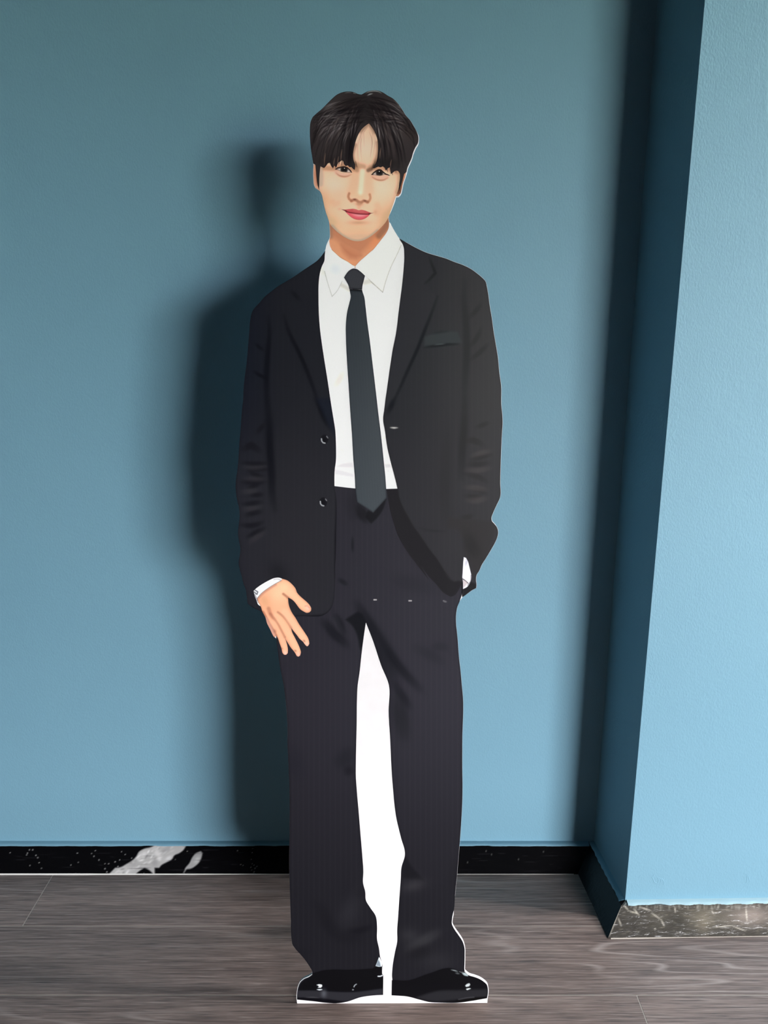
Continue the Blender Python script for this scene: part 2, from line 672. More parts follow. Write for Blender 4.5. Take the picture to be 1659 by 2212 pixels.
L_HAND = K6((240, 620), (260, 690), (300, 770), (340, 850), (352, 864))
L_LEG = K6((370, 880), (385, 1000), (400, 1120), (430, 1300), (460, 1450), (475, 1560), (490, 1700), (500, 1830), (505, 2000)) + \
    K8((76, 0), (85, 200), (92, 400), (92, 700), (90, 1000), (95, 1200), (102, 1400), (108, 1550), (115, 1590), (135, 1620), (180, 1670),
       (220, 1720), (250, 1765), (268, 1800), (270, 1820))
L_SHOE = S7((375, 1005), (330, 1035), (250, 1072), (200, 1118), (165, 1200), (152, 1280), (150, 1375))
R_SHOE = S8((1480, 1250), (1492, 1180), (1490, 1110), (1475, 1062), (1440, 1027), (1380, 988), (1300, 957), (1230, 935))
R_LEG = S8((1172, 885), (1168, 850), (1170, 780), (1172, 650), (1170, 560), (1143, 470), (1093, 390), (1043, 320), (1008, 260), (994, 215),
           (996, 180), (1012, 80)) + \
    K8((1372, 1330), (1384, 1200), (1399, 1050), (1411, 900), (1424, 750), (1434, 600), (1441, 450), (1442, 350), (1440, 200)) + \
    K7((1320, 2100), (1325, 1550), (1315, 1450), (1300, 1280), (1285, 1150), (1275, 1050), (1265, 900), (1255, 800), (1245, 700), (1245, 600),
       (1262, 500), (1290, 430))
R_TORSO = K7((1320, 385), (1370, 350), (1430, 305), (1485, 275), (1488, 230), (1482, 180), (1490, 120), (1520, 70)) + \
    K5((1330, 1990), (1380, 1910), (1440, 1810), (1490, 1720), (1515, 1660), (1525, 1600), (1510, 1540), (1480, 1500), (1450, 1465),
       (1445, 1430), (1465, 1370), (1505, 1280), (1548, 1185), (1550, 1000), (1555, 800), (1562, 600), (1572, 400), (1578, 300), (1570, 150)) + \
    K3((1565, 2212), (1560, 1950), (1540, 1800), (1520, 1600), (1495, 1450), (1470, 1300), (1450, 1150), (1425, 1000), (1405, 850),
       (1390, 770), (1375, 710), (1330, 660), (1270, 610), (1200, 560), (1110, 515), (1000, 475), (900, 435), (800, 405), (670, 365),
       (540, 305), (440, 250), (345, 195))
R_COLLAR = K3((340, 190), (300, 130), (260, 60), (230, 5)) + K1((1130, 1800), (1122, 1740), (1120, 1705))
R_JAW = K1((1138, 1650), (1168, 1580), (1198, 1500), (1212, 1452))
R_EAR = K1((1245, 1442), (1275, 1408), (1286, 1370), (1305, 1280), (1335, 1190))
L_EAR = K1((232, 1368), (190, 1340), (170, 1300), (162, 1230), (160, 1120), (162, 1045))
L_NECK = K1((374, 1930), (370, 1850), (362, 1775))
L_JAW = K1((345, 1720), (320, 1650), (300, 1570), (285, 1500), (270, 1430), (250, 1388))

sil, mar = [], []


def add(pts, m):
    for q in pts:
        sil.append(q)
        mar.append(m)


add(L_TORSO, 0.3)
add(L_HAND, 0.5)
add(L_LEG, 0.15)
add(L_SHOE, 1.0)
add([(642.0, 2168.0)], 0.0)
add([(1052.6, 2166.5)], 0.0)
add(R_SHOE, 1.6)
add(R_LEG[:12], 1.5)
add(R_LEG[12:], 0.2)
add(R_TORSO, 0.7)
add(R_COLLAR, 0.7)
add(R_JAW, 1.4)
add(R_EAR, 1.6)
hr = HAIR_OUT[::-1]
add(hr[:9], 1.6)
add(hr[9:], 0.6)
add(L_EAR[::-1], 0.5)
add(L_JAW[::-1], 0.5)
add(L_NECK[::-1], 0.5)
SIL = np.array(sil)


def grow(p, m):
    """push an outline out by m pixels at each point"""
    e = np.roll(p, -1, 0) - np.roll(p, 1, 0)
    n = np.stack([e[:, 1], -e[:, 0]], -1)
    n /= np.linalg.norm(n, axis=1)[:, None] + 1e-9
    x, y = p[:, 0], p[:, 1]
    area = 0.5 * np.sum(x * np.roll(y, -1) - np.roll(x, -1) * y)
    if area < 0:
        n = -n
    return p + n * np.asarray(m)[:, None]


BOUT = spline(grow(SIL, mar), 4.0, corner=40)
# close repeated points
keep = np.linalg.norm(BOUT - np.roll(BOUT, 1, 0), axis=1) > 0.25
BOUT = BOUT[keep]
TH = 0.005
nb = len(BOUT)
rv, _, rf, *_ = delaunay_2d_cdt([Vector(p) for p in BOUT], [(i, (i + 1) % nb) for i in range(nb)], [], 1, 1e-4)
P2 = np.array([(v.x, v.y) for v in rv])
front, back = on_board(P2, 0), on_board(P2, 0)
back = back - PN * TH
k = len(P2)
faces = [tuple(f) for f in rf] + [tuple(i + k for i in f)[::-1] for f in rf]
cnt = {}
for f in rf:
    for i in range(3):
        e = (f[i], f[(i + 1) % 3])
        cnt[e] = cnt.get(e, 0) + 1
for (a, b_) in list(cnt):
    if (b_, a) not in cnt:
        faces.append((b_, a, a + k, b_ + k))
bme = mesh('board', np.vstack([front, back]), faces)
bmm = bmesh.new()
bmm.from_mesh(bme)
bmesh.ops.recalc_face_normals(bmm, faces=bmm.faces)
bmm.to_mesh(bme)
bmm.free()
board = obj('board', bme, M_BOARD, stand)
board['label'] = 'white foam board cut along the outline'

# easel strut behind the board
bz = 0.80
by = bz * math.tan(LEAN) + TH + 0.004
ez = mesh('easel_strut', [(-0.10, by, bz), (0.10, by, bz), (0.10, by + 0.004, bz), (-0.10, by + 0.004, bz),
                          (-0.12, 0.215, 0.0), (0.12, 0.215, 0.0), (0.12, 0.219, 0.0), (-0.12, 0.219, 0.0)],
          [(0, 1, 2, 3), (7, 6, 5, 4), (0, 4, 5, 1), (1, 5, 6, 2), (2, 6, 7, 3), (3, 7, 4, 0)])
obj('easel_strut', ez, M_CARD, stand)['label'] = 'brown card strut behind the board'

# ---------------------------------------------------------------- printed clothes
L_IN = K8((613, 0), (610, 150), (610, 280), (618, 400), (632, 560), (645, 720), (660, 900), (668, 1020), (666, 1110), (683, 1180), (688, 1245),
          (720, 1300), (765, 1370), (775, 1450), (775, 1550), (790, 1620), (800, 1690), (815, 1735), (815, 1800))
L_IN0 = K6((1440, 690), (1420, 820), (1390, 1050), (1365, 1280), (1340, 1460), (1335, 1560), (1330, 1900))
R_IN0 = K7((250, 900), (350, 1200), (443, 1440), (440, 1760))
R_IN = K8((878, 0), (890, 250), (900, 380), (925, 600), (960, 750), (993, 885), (965, 995), (960, 1080), (950, 1220), (940, 1370), (932, 1490),
          (933, 1560), (915, 1650), (895, 1780), (893, 1850))


def paint_trousers(p, out):
    p.gradx(590, 1000, (50, 49, 56), 0.6)
    p.grady(1450, 2020, (29, 29, 32), 0.85)
    p.stripes(11.5, 3.0)
    dk, md, lt = (24, 25, 29), (36, 36, 41), (60, 59, 65)
    # crotch folds and the shade of the jacket
    p.fill(K6((1195, 655), (1260, 610), (1340, 560), (1400, 590), (1440, 690), (1390, 1050), (1370, 1000), (1350, 900), (1310, 780), (1270, 720)), (25, 26, 29), 2.5, 0.9)
    p.stroke(K6((1300, 400), (1360, 510), (1440, 640), (1520, 760), (1640, 940)), dk, 9.0, 7.4, 0.60, 0.92)
    p.stroke(K7((180, 640), (280, 860), (390, 1100), (480, 1330), (540, 1480)), dk, 17.0, 12.9, 0.60, 0.92)
    p.stroke(K7((330, 850), (480, 1090), (620, 1280), (740, 1410), (860, 1530)), dk, 6.0, 7.4, 0.64, 0.92)
    p.stroke(K7((480, 1380), (560, 1500), (640, 1620), (720, 1740)), dk, 5.0, 7.4, 0.56, 0.92)
    p.stroke(K7((520, 1500), (560, 1680), (600, 1900), (640, 2150)), (30, 31, 34), 11.0, 12.9, 0.56, 0.92)
    p.stroke(K7((700, 960), (850, 1030), (1000, 1110), (1130, 1200)), md, 6.0, 9.2, 0.44, 0.92)
    p.stroke(K7((930, 990), (1050, 975), (1180, 1000)), md, 5.0, 7.4, 0.48, 0.92)
    p.stroke(K7((420, 130), (620, 200), (800, 250), (1000, 300)), md, 10.0, 12.9, 0.36, 0.92)
    p.stroke(K6((880, 650), (960, 700), (1050, 810), (1150, 900), (1250, 1000)), dk, 8.0, 7.4, 0.68, 0.92)
    p.stroke(K6((1050, 570), (1110, 660), (1160, 770), (1200, 850)), dk, 6.0, 5.5, 0.64, 0.92)
    p.stroke(K6((1060, 600), (1120, 750), (1170, 830)), lt, 4.0, 5.5, 0.20, 0.92)
    p.stroke(K6((1100, 160), (1160, 200), (1230, 245)), dk, 3.0, 3.7, 0.56, 0.92)
    p.stroke(K4((1445, 1640), (1447, 1860)), dk, 1.4, 2.2, 0.64, 0.92)
    p.stroke(K4((1450, 1100), (1460, 1500)), (34, 33, 38), 9.0, 11.0, 0.40, 0.92)
    # shade under the tie and the open jacket front
    p.fill(K5((-30, 1340), (35, 1370), (195, 1190), (150, 1330), (90, 1420), (10, 1500), (-60, 1420)), (27, 27, 30), 1.5, 0.9)
    p.stroke(K4((1500, 1250), (1560, 1380), (1650, 1500)), (27, 27, 30), 12.0, 5.5, 0.72, 0.92)
    # left leg
    p.stroke(K8((100, 0), (130, 150), (180, 330)), (34, 34, 40), 11.0, 12.9, 0.44, 0.92)
    p.stroke(K8((430, 200), (520, 140), (600, 50)), (30, 31, 35), 9.0, 12.9, 0.48, 0.92)
    p.stroke(K8((510, 245), (600, 225)), (26, 26, 30), 6.0, 7.4, 0.56, 0.92)
    p.stroke(K8((540, 1060), (535, 1200), (500, 1380)), (30, 30, 34), 7.0, 9.2, 0.40, 0.92)
    p.stroke(K8((610, 1230), (650, 1190), (690, 1170)), (28, 28, 31), 5.0, 7.4, 0.48, 0.92)
    p.stroke(K8((250, 1240), (330, 1300), (400, 1440), (480, 1520), (600, 1540), (700, 1530)), (27, 27, 30), 9.0, 11.0, 0.60, 0.92)
    p.stroke(K8((520, 1480), (640, 1480), (750, 1445)), (24, 24, 27), 4.0, 5.5, 0.60, 0.92)
    p.stroke(K8((120, 1630), (200, 1650), (300, 1640)), (29, 29, 32), 6.0, 9.2, 0.40, 0.92)
    p.blob(K8((560, 1330))[0], 22, 40, (46, 46, 50), 0.4, 20)
    # right leg
    p.fill(K8((990, 890), (1030, 960), (1080, 1020), (1140, 1085), (1050, 1080), (970, 1070)), (27, 27, 30), 3, 0.75)
    p.blob(K8((1060, 1130))[0], 26, 12, (56, 55, 58), 0.5, -15)
    p.stroke(K8((980, 1640), (1080, 1590), (1180, 1535), (1290, 1475)), (60, 60, 62), 6.0, 9.2, 0.44, 0.92)
    p.blob(K8((1030, 1520))[0], 20, 16, (50, 50, 53), 0.5)
    p.stroke(K8((1010, 1670), (1110, 1655), (1210, 1635)), (24, 24, 26), 8.0, 11.0, 0.48, 0.92)
    p.blob(K8((1240, 1720))[0], 40, 22, (44, 44, 47), 0.5)
    p.stroke(K8((1380, 900), (1370, 1200)), (30, 30, 32), 6.0, 7.4, 0.40, 0.92)
    p.edge(out, (26, 26, 29), 2.2, 0.6)
    for q in K6((1550, 420)) + K7((695, 428), (1110, 436)):
        p.stroke([(q[0] - 2.6, q[1] - .2), (q[0] + 2.6, q[1] + .2)], (175, 172, 172), 0.9, 0.6, 1)


TROUSERS = [(705, 1045), (700, 1240)] + K6((600, 560), (380, 700)) + L_LEG + S7((378, 985), (440, 972), (560, 942), (700, 932), (900, 936), (1100, 931), (1280, 915), (1420, 890)) + \
    L_IN[::-1] + L_IN0[::-1] + R_IN0 + R_IN + S8((180, 1010), (400, 1010), (640, 930), (760, 890), (860, 855), (960, 840), (1060, 868), (1130, 890)) + \
    R_LEG + K7((1325, 300)) + [(1000, 1240), (900, 1100), (868, 1045)]
tro = patch('printed_trousers', TROUSERS, 1, paint_trousers, (42, 41, 47), 2.4)
tro['label'] = 'dark pinstriped trousers printed on the board'

# glint of the sock beside the shoe
patch('printed_sock', S7((1375, 735), (1350, 800), (1322, 872), (1372, 884), (1415, 880), (1421, 825), (1400, 780)), 3,
      lambda p, o: p.fill(S7((1350, 800), (1330, 868), (1400, 880), (1385, 820), (1365, 780)), (110, 122, 132), 1.2, 0.9)
      .stroke(S7((1380, 760), (1405, 820), (1412, 870)), (250, 252, 252), 1.2, .7, 1), (190, 200, 205), 0.7, tro)


def paint_shoe_l(p, out):
    p.fill(S7((160, 1240), (400, 1240), (560, 1250), (1000, 1262), (1430, 1210), (1430, 1310), (1100, 1340), (900, 1400), (700, 1380), (500, 1350), (152, 1345)), (46, 46, 50), 2, 0.85)
    p.fill(S7((150, 1350), (300, 1340), (480, 1350), (640, 1385), (760, 1405), (740, 1432), (640, 1430), (400, 1402), (150, 1377)), (22, 22, 25), 1, 0.8)
    p.stroke(S7((260, 1345), (380, 1342), (500, 1352)), (78, 78, 82), 1, 1, 0.6, .8)
    p.fill(S7((440, 1155), (480, 1146), (520, 1152), (526, 1175), (505, 1198), (460, 1196), (480, 1175)), (225, 235, 238), 0.8)
    p.fill(S7((440, 1222), (520, 1218), (530, 1228), (480, 1236)), (222, 230, 235), 0.7)
    p.blob(S7((550, 1285))[0], 6, 9, (85, 88, 94), 0.7)
    p.stroke(S7((1000, 1185), (1012, 1162), (1035, 1145)), (150, 156, 160), 0.9, 0.7, 0.9)
    p.blob(S7((985, 1228))[0], 1.6, 1.2, (190, 195, 200), 0.9)
    p.stroke(S7((1360, 1028), (1400, 1025), (1428, 1012)), (205, 210, 214), 1.2, 0.7, 0.95)
    p.edge(spline(S7((375, 1005), (330, 1035), (250, 1072), (200, 1118), (165, 1200), (152, 1290), (152, 1300), (165, 1205), (202, 1122), (252, 1076)), 1.5), (70, 72, 78), 1.4, 0.5)


SHOE_L = S7((378, 985), (440, 968), (560, 938), (700, 928), (900, 932), (1100, 927), (1280, 912), (1312, 884), (1418, 882), (1420, 990), (1438, 1010), (1435, 1305),
            (1330, 1310), (1100, 1340), (900, 1405), (740, 1430), (640, 1428), (400, 1400)) + L_SHOE[::-1]
patch('printed_shoe', SHOE_L, 2, paint_shoe_l, (21, 21, 24), 1.2)['label'] = 'black patent shoe with two small highlights'


def paint_shoe_r(p, out):
    p.fill(S8((800, 1150), (1100, 1140), (1300, 1130), (1488, 1125), (1482, 1250), (1300, 1240), (1050, 1270), (700, 1290), (500, 1240)), (42, 42, 45), 3, 0.8)
    p.fill(S8((1050, 1275), (1200, 1250), (1320, 1238), (1480, 1225), (1480, 1252), (1250, 1292), (1080, 1314)), (18, 18, 20), 1, 0.8)
    p.stroke(S8((1090, 1268), (1200, 1246), (1300, 1236)), (70, 70, 73), 1, 1, 0.6)
    p.fill(S8((1178, 1080), (1200, 1055), (1235, 1043), (1250, 1060), (1235, 1085), (1195, 1095)), (222, 232, 232), 0.8)
    p.fill(S8((1190, 1122), (1230, 1112), (1260, 1115), (1230, 1130), (1205, 1138)), (222, 232, 232), 0.7)
    p.fill(S8((1130, 900), (1180, 898), (1225, 930), (1215, 948), (1165, 935)), (205, 224, 226), 1)
    p.stroke(S8((985, 858), (1030, 868), (1075, 882)), (170, 180, 182), 1.0, 0.7, 0.9, 0.6)
    p.stroke(S8((1045, 902), (1100, 912)), (120, 128, 130), 1.6, 1.2, 0.7, 0.6)
    p.grady(S8((0, 1200))[0][1], S8((0, 1000))[0][1], (20, 20, 22), 0.3)


SHOE_R = S8((170, 1000), (400, 1005), (640, 925), (760, 885), (860, 850), (960, 835), (1060, 864), (1130, 893), (1172, 885)) + R_SHOE[::-1] + \
    S8((1250, 1290), (1080, 1312), (850, 1312), (690, 1303), (550, 1270), (400, 1230), (165, 1210))
patch('printed_shoe', SHOE_R, 2, paint_shoe_r, (23, 23, 25), 1.2)['label'] = 'black patent shoe with a bright highlight on its instep'


# ---------------------------------------------------------------- shirt, collar, tie
def paint_shirt(p, out):
    p.grady(700, 950, (250, 243, 238), 0.8)
    p.grady(950, 1060, (244, 240, 243), 0.7)
    p.stroke(K2((1230, 1770), (1180, 1880), (1110, 1980)), (222, 217, 212), 5, 5, 0.7, 0.8)
    p.stroke(K2((960, 560), (985, 600)), (214, 216, 214), 4, 4, 0.5)
    p.fill(K4((1245, 820), (1300, 790), (1450, 765), (1462, 830), (1300, 825)), (213, 211, 214), 1.6, 0.8)
    p.fill(K4((1238, 850), (1320, 865), (1460, 905), (1466, 945), (1330, 925), (1236, 910)), (214, 213, 216), 1.4, 0.8)
    p.blob(K4((1320, 620))[0], 10, 7, (226, 222, 222), 0.7)
    p.fill(K4((1415, 930), (1465, 940), (1480, 1060), (1420, 1055)), (228, 225, 226), 1.4, 0.7)
    p.fill(K5((165, 785), (240, 785), (255, 830), (180, 835)), (206, 205, 208), 2, 0.8)
    p.blob(K5((215, 870))[0], 4, 3, (212, 212, 216), 0.7)
    p.blob(K5((160, 475))[0], 4, 2, (222, 218, 214), 0.7)
    p.stroke(K2((1200, 750), (1240, 770), (1290, 800)), (206, 204, 198), 3, 3, 0.8)
    p.stroke(K2((1480, 720), (1545, 705)), (205, 203, 198), 4, 3, 0.7)


SHIRT = K2((1045, 250), (1010, 330), (985, 420), (930, 560), (915, 720), (915, 1060), (950, 1400), (1000, 1750), (1070, 2200)) + \
    K4((1210, 280), (1228, 500), (1228, 750), (1229, 1050)) + K4((1480, 1078)) + K5((195, 1084), (325, 1080), (290, 930), (250, 780), (205, 560), (180, 380), (172, 260)) + \
    K5((190, 100)) + K3((220, 2000), (255, 1750), (290, 1520), (330, 1320), (360, 1080), (405, 700), (425, 400), (400, 290), (345, 200), (300, 130), (240, 200), (100, 400)) + K2((1368, 600), (1200, 500))
shirt = patch('printed_shirt', SHIRT, 3, paint_shirt, (240, 238, 230), 2.0)
shirt['label'] = 'white shirt printed on the board'


def paint_collar_l(p, out):
    p.blob(K2((1130, 560))[0], 16, 14, (212, 218, 226), 0.6, 30)
    p.blob(K2((1040, 330))[0], 8, 20, (246, 250, 252), 0.7, 0)
    p.stroke(K2((1000, 590), (1040, 740), (1090, 893), (1150, 830), (1215, 710)), (176, 176, 172), 0.9, 0.9, 0.8)
    p.stroke(K2((1082, 320), (1130, 370), (1200, 430), (1280, 475), (1340, 515)), (215, 214, 208), 1.0, 1.0, 0.5)


COL_L = K2((1062, 200), (1040, 237), (1020, 292), (1009, 380), (998, 480), (990, 560), (1000, 600), (1040, 740), (1090, 895), (1150, 830), (1200, 740), (1235, 662), (1290, 585),
           (1345, 556), (1368, 528), (1340, 515), (1280, 475), (1200, 430), (1130, 370), (1080, 320), (1058, 275))
patch('collar', COL_L, 4, paint_collar_l, (234, 235, 232), 1.2, shirt)


def paint_collar_r(p, out):
    p.blob(K3((230, 150))[0], 14, 20, (226, 226, 226), 0.6, 30)
    p.stroke(K3((372, 275), (330, 370), (240, 560), (190, 700), (150, 842)), (172, 170, 164), 0.9, 0.8, 0.85)
    p.stroke(K3((150, 842), (70, 770), (0, 705), (-60, 655)), (160, 158, 152), 1.0, 0.8, 0.85)


COL_R = K2((1368, 528), (1420, 470), (1500, 400), (1580, 330)) + K3((0, 370), (60, 300), (130, 210), (190, 130), (218, 70), (224, 0), (235, 8), (260, 60), (300, 130), (340, 190), (360, 235),
           (374, 272), (330, 370), (240, 560), (190, 700), (150, 845), (70, 772), (0, 708)) + K2((1545, 703), (1490, 645), (1430, 590), (1385, 562))
patch('collar', COL_R, 4, paint_collar_r, (236, 234, 227), 1.2, shirt)


def paint_tie(p, out):
    p.grady(620, 1080, (66, 72, 77), 0.8)
    p.gradx(760, 830, (74, 78, 82), 0.25)
    p.stripes(6.0, 2.2, -0.06)
    p.edge(out, (40, 44, 49), 2.0, 0.7)
    p.stroke(K2((1300, 800), (1380, 806), (1450, 810)), (24, 25, 28), 3, 2.5, 0.9)


TIE = K2((1300, 798), (1450, 808), (1455, 830), (1475, 890), (1490, 1000), (1510, 1180), (1540, 1400), (1570, 1650), (1600, 1900)) + \
    K5((75, 0), (100, 220), (125, 420), (145, 600), (160, 750), (180, 950), (195, 1190), (35, 1365)) + \
    K4((1500, 1240), (1485, 1130), (1475, 950), (1455, 700), (1440, 430), (1420, 150), (1410, 0)) + K2((1290, 1950), (1270, 1650), (1258, 1400), (1258, 1200), (1275, 1060), (1300, 960), (1315, 885), (1305, 830))
tie = patch('printed_tie', TIE, 5, paint_tie, (48, 53, 58), 1.6)
tie['label'] = 'charcoal necktie printed on the board'
patch('tie_knot', K2((1340, 555), (1385, 560), (1430, 590), (1485, 640), (1470, 700), (1455, 760), (1450, 807), (1380, 803), (1297, 797), (1290, 760), (1265, 710), (1235, 662), (1260, 620), (1300, 575)), 6,
      lambda p, o: p.stripes(5, 2, 0.3).edge(o, (40, 41, 46), 3, 0.6).stroke(K2((1295, 795), (1380, 800), (1450, 806)), (28, 28, 32), 1, 1, .8), (56, 57, 62), 1.4, tie)


# ---------------------------------------------------------------- jacket
def suit_tone_haze(p):  # dark left, pale right: window haze on the satin print put into the colour
    p.gradx(620, 520, (24, 27, 36), 0.6)
    p.gradx(820, 1080, (56, 55, 56), 0.75)
    p.grady(760, 1150, (47, 46, 50), 0.6)
    p.stripes(12, 1.6)


def paint_jacket_l(p, out):
    suit_tone_haze(p)
    dk = (19, 20, 24)
    p.fill(K2((1005, 400), (970, 530), (933, 720), (930, 1000), (945, 1250), (1000, 1650), (1088, 2212), (960, 2160), (830, 1850), (700, 1560), (590, 1330), (520, 1120), (640, 900), (760, 700)), (34, 35, 40), 2, 0.5)
    p.stroke(K2((520, 1110), (580, 1320), (660, 1480), (760, 1700), (850, 1930), (930, 2160)), dk, 3, 3.2, 0.77, 0.70)
    p.stroke(K4((1000, 0), (1060, 120), (1110, 240), (1170, 360)), dk, 4, 3.9, 0.81, 0.70)
    p.fill(K4((1010, 0), (1180, 0), (1225, 280), (1245, 480), (1180, 370), (1090, 180)), (25, 29, 40), 3, 0.6)
    p.stroke(K2((600, 820), (660, 880), (710, 935)), dk, 3, 3.2, 0.54, 0.70)
    # armhole / inner sleeve line
    p.stroke(K2((330, 1140), (345, 1300), (325, 1550), (310, 1850), (315, 2212)), dk, 4, 4.5, 0.68, 0.70)
    p.stroke(K4((430, 0), (450, 300), (460, 600), (480, 900), (490, 1150), (520, 1330)), dk, 6, 6.5, 0.68, 0.70)
    p.stroke(K2((180, 1450), (230, 1500), (270, 1530)), dk, 2.5, 2.6, 0.63, 0.70)
    p.stroke(K2((160, 1780), (230, 1830), (310, 1870)), dk, 2.5, 2.6, 0.72, 0.70)
    # elbow creases
    for pts, w in ((((120, 770), (280, 785), (450, 775)), 5), (((200, 860), (330, 850), (450, 845)), 3), (((210, 870), (300, 920), (400, 950)), 4),
                   (((130, 1000), (280, 1005), (410, 995)), 5), (((200, 1070), (260, 1055), (330, 1030)), 3), (((220, 1160), (300, 1155), (380, 1150)), 4),
                   (((140, 1270), (260, 1255), (370, 1240)), 5), (((170, 1400), (270, 1370), (370, 1350)), 5), (((110, 1510), (250, 1520), (380, 1480)), 5),
                   (((190, 1660), (300, 1600), (400, 1550)), 5), (((300, 420), (360, 350), (400, 300)), 4), (((130, 620), (240, 560), (350, 640)), 9)):
        p.stroke(K4(*pts), (27, 27, 31), w, 3.5, 0.75, 0.7)
    for pts, w in ((((140, 820), (280, 830), (430, 812)), 3), (((150, 960), (280, 965), (420, 960)), 4), (((120, 1110), (240, 1110), (330, 1090)), 5),
                   (((130, 1320), (250, 1315), (360, 1290)), 4), (((200, 1740), (300, 1660), (410, 1590)), 5)):
        p.stroke(K4(*pts), (60, 58, 61), w, 4, 0.4, 0.8)
    p.stroke(K4((1255, 1200), (1258, 1400), (1250, 1700), (1245, 2150)), (24, 24, 28), 2.2, 2.9, 0.81, 0.70)
    p.blob(K4((560, 2080))[0], 18, 24, (30, 30, 34), 0.6, -40)
    p.stroke(K6((590, 612), (700, 625), (830, 622), (930, 608), (1000, 572), (1040, 520)), (20, 20, 23), 3.5, 2.6, 0.81, 0.70)
    p.edge(out, (25, 25, 29), 2.0, 0.5)


JL_IN = K2((1005, 400), (1000, 460), (970, 530), (945, 620), (933, 720), (930, 900), (933, 1060), (945, 1250), (970, 1450), (1000, 1650), (1040, 1900)) + \
    K4((1180, 0), (1200, 130), (1225, 280), (1240, 380), (1247, 500), (1250, 620), (1248, 750), (1235, 850), (1230, 1000), (1232, 1060), (1248, 1150), (1257, 1300), (1252, 1600), (1246, 1900)) + \
    K6((1075, 0), (1075, 150), (1068, 300), (1055, 430), (1030, 510), (980, 570), (920, 605), (830, 615), (700, 610), (590, 615), (440, 640), (230, 600))
JACK_L = L_TORSO[3:] + JL_IN[::-1]
jl = patch('printed_jacket_front', JACK_L, 7, paint_jacket_l, (33, 34, 39), 2.0)
jl['label'] = 'black jacket front with two buttons, printed on the board'


def paint_button(cx, cy):
    def f(p, o):
        p.blob((cx, cy), 5.5, 6.5, (20, 20, 23), 0.8)
        p.stroke([(cx - 6.5, cy - 1), (cx - 6, cy + 4), (cx - 3, cy + 7.5), (cx + 1, cy + 8.5)], (165, 168, 172), 1.3, 0.8, 0.95)
        p.stroke([(cx + 5, cy - 6), (cx + 7.5, cy - 3)], (120, 122, 126), 1.3, 0.8, 0.9)
    return f


for bx, by_ in K4((1112, 490), (1098, 1238)):
    t_ = np.linspace(0, 2 * math.pi, 20, endpoint=False)
    patch('button', [(bx + 8.5 * math.cos(a), by_ + 10 * math.sin(a)) for a in t_], 8, paint_button(bx, by_), (29, 29, 33), 0.9, jl)


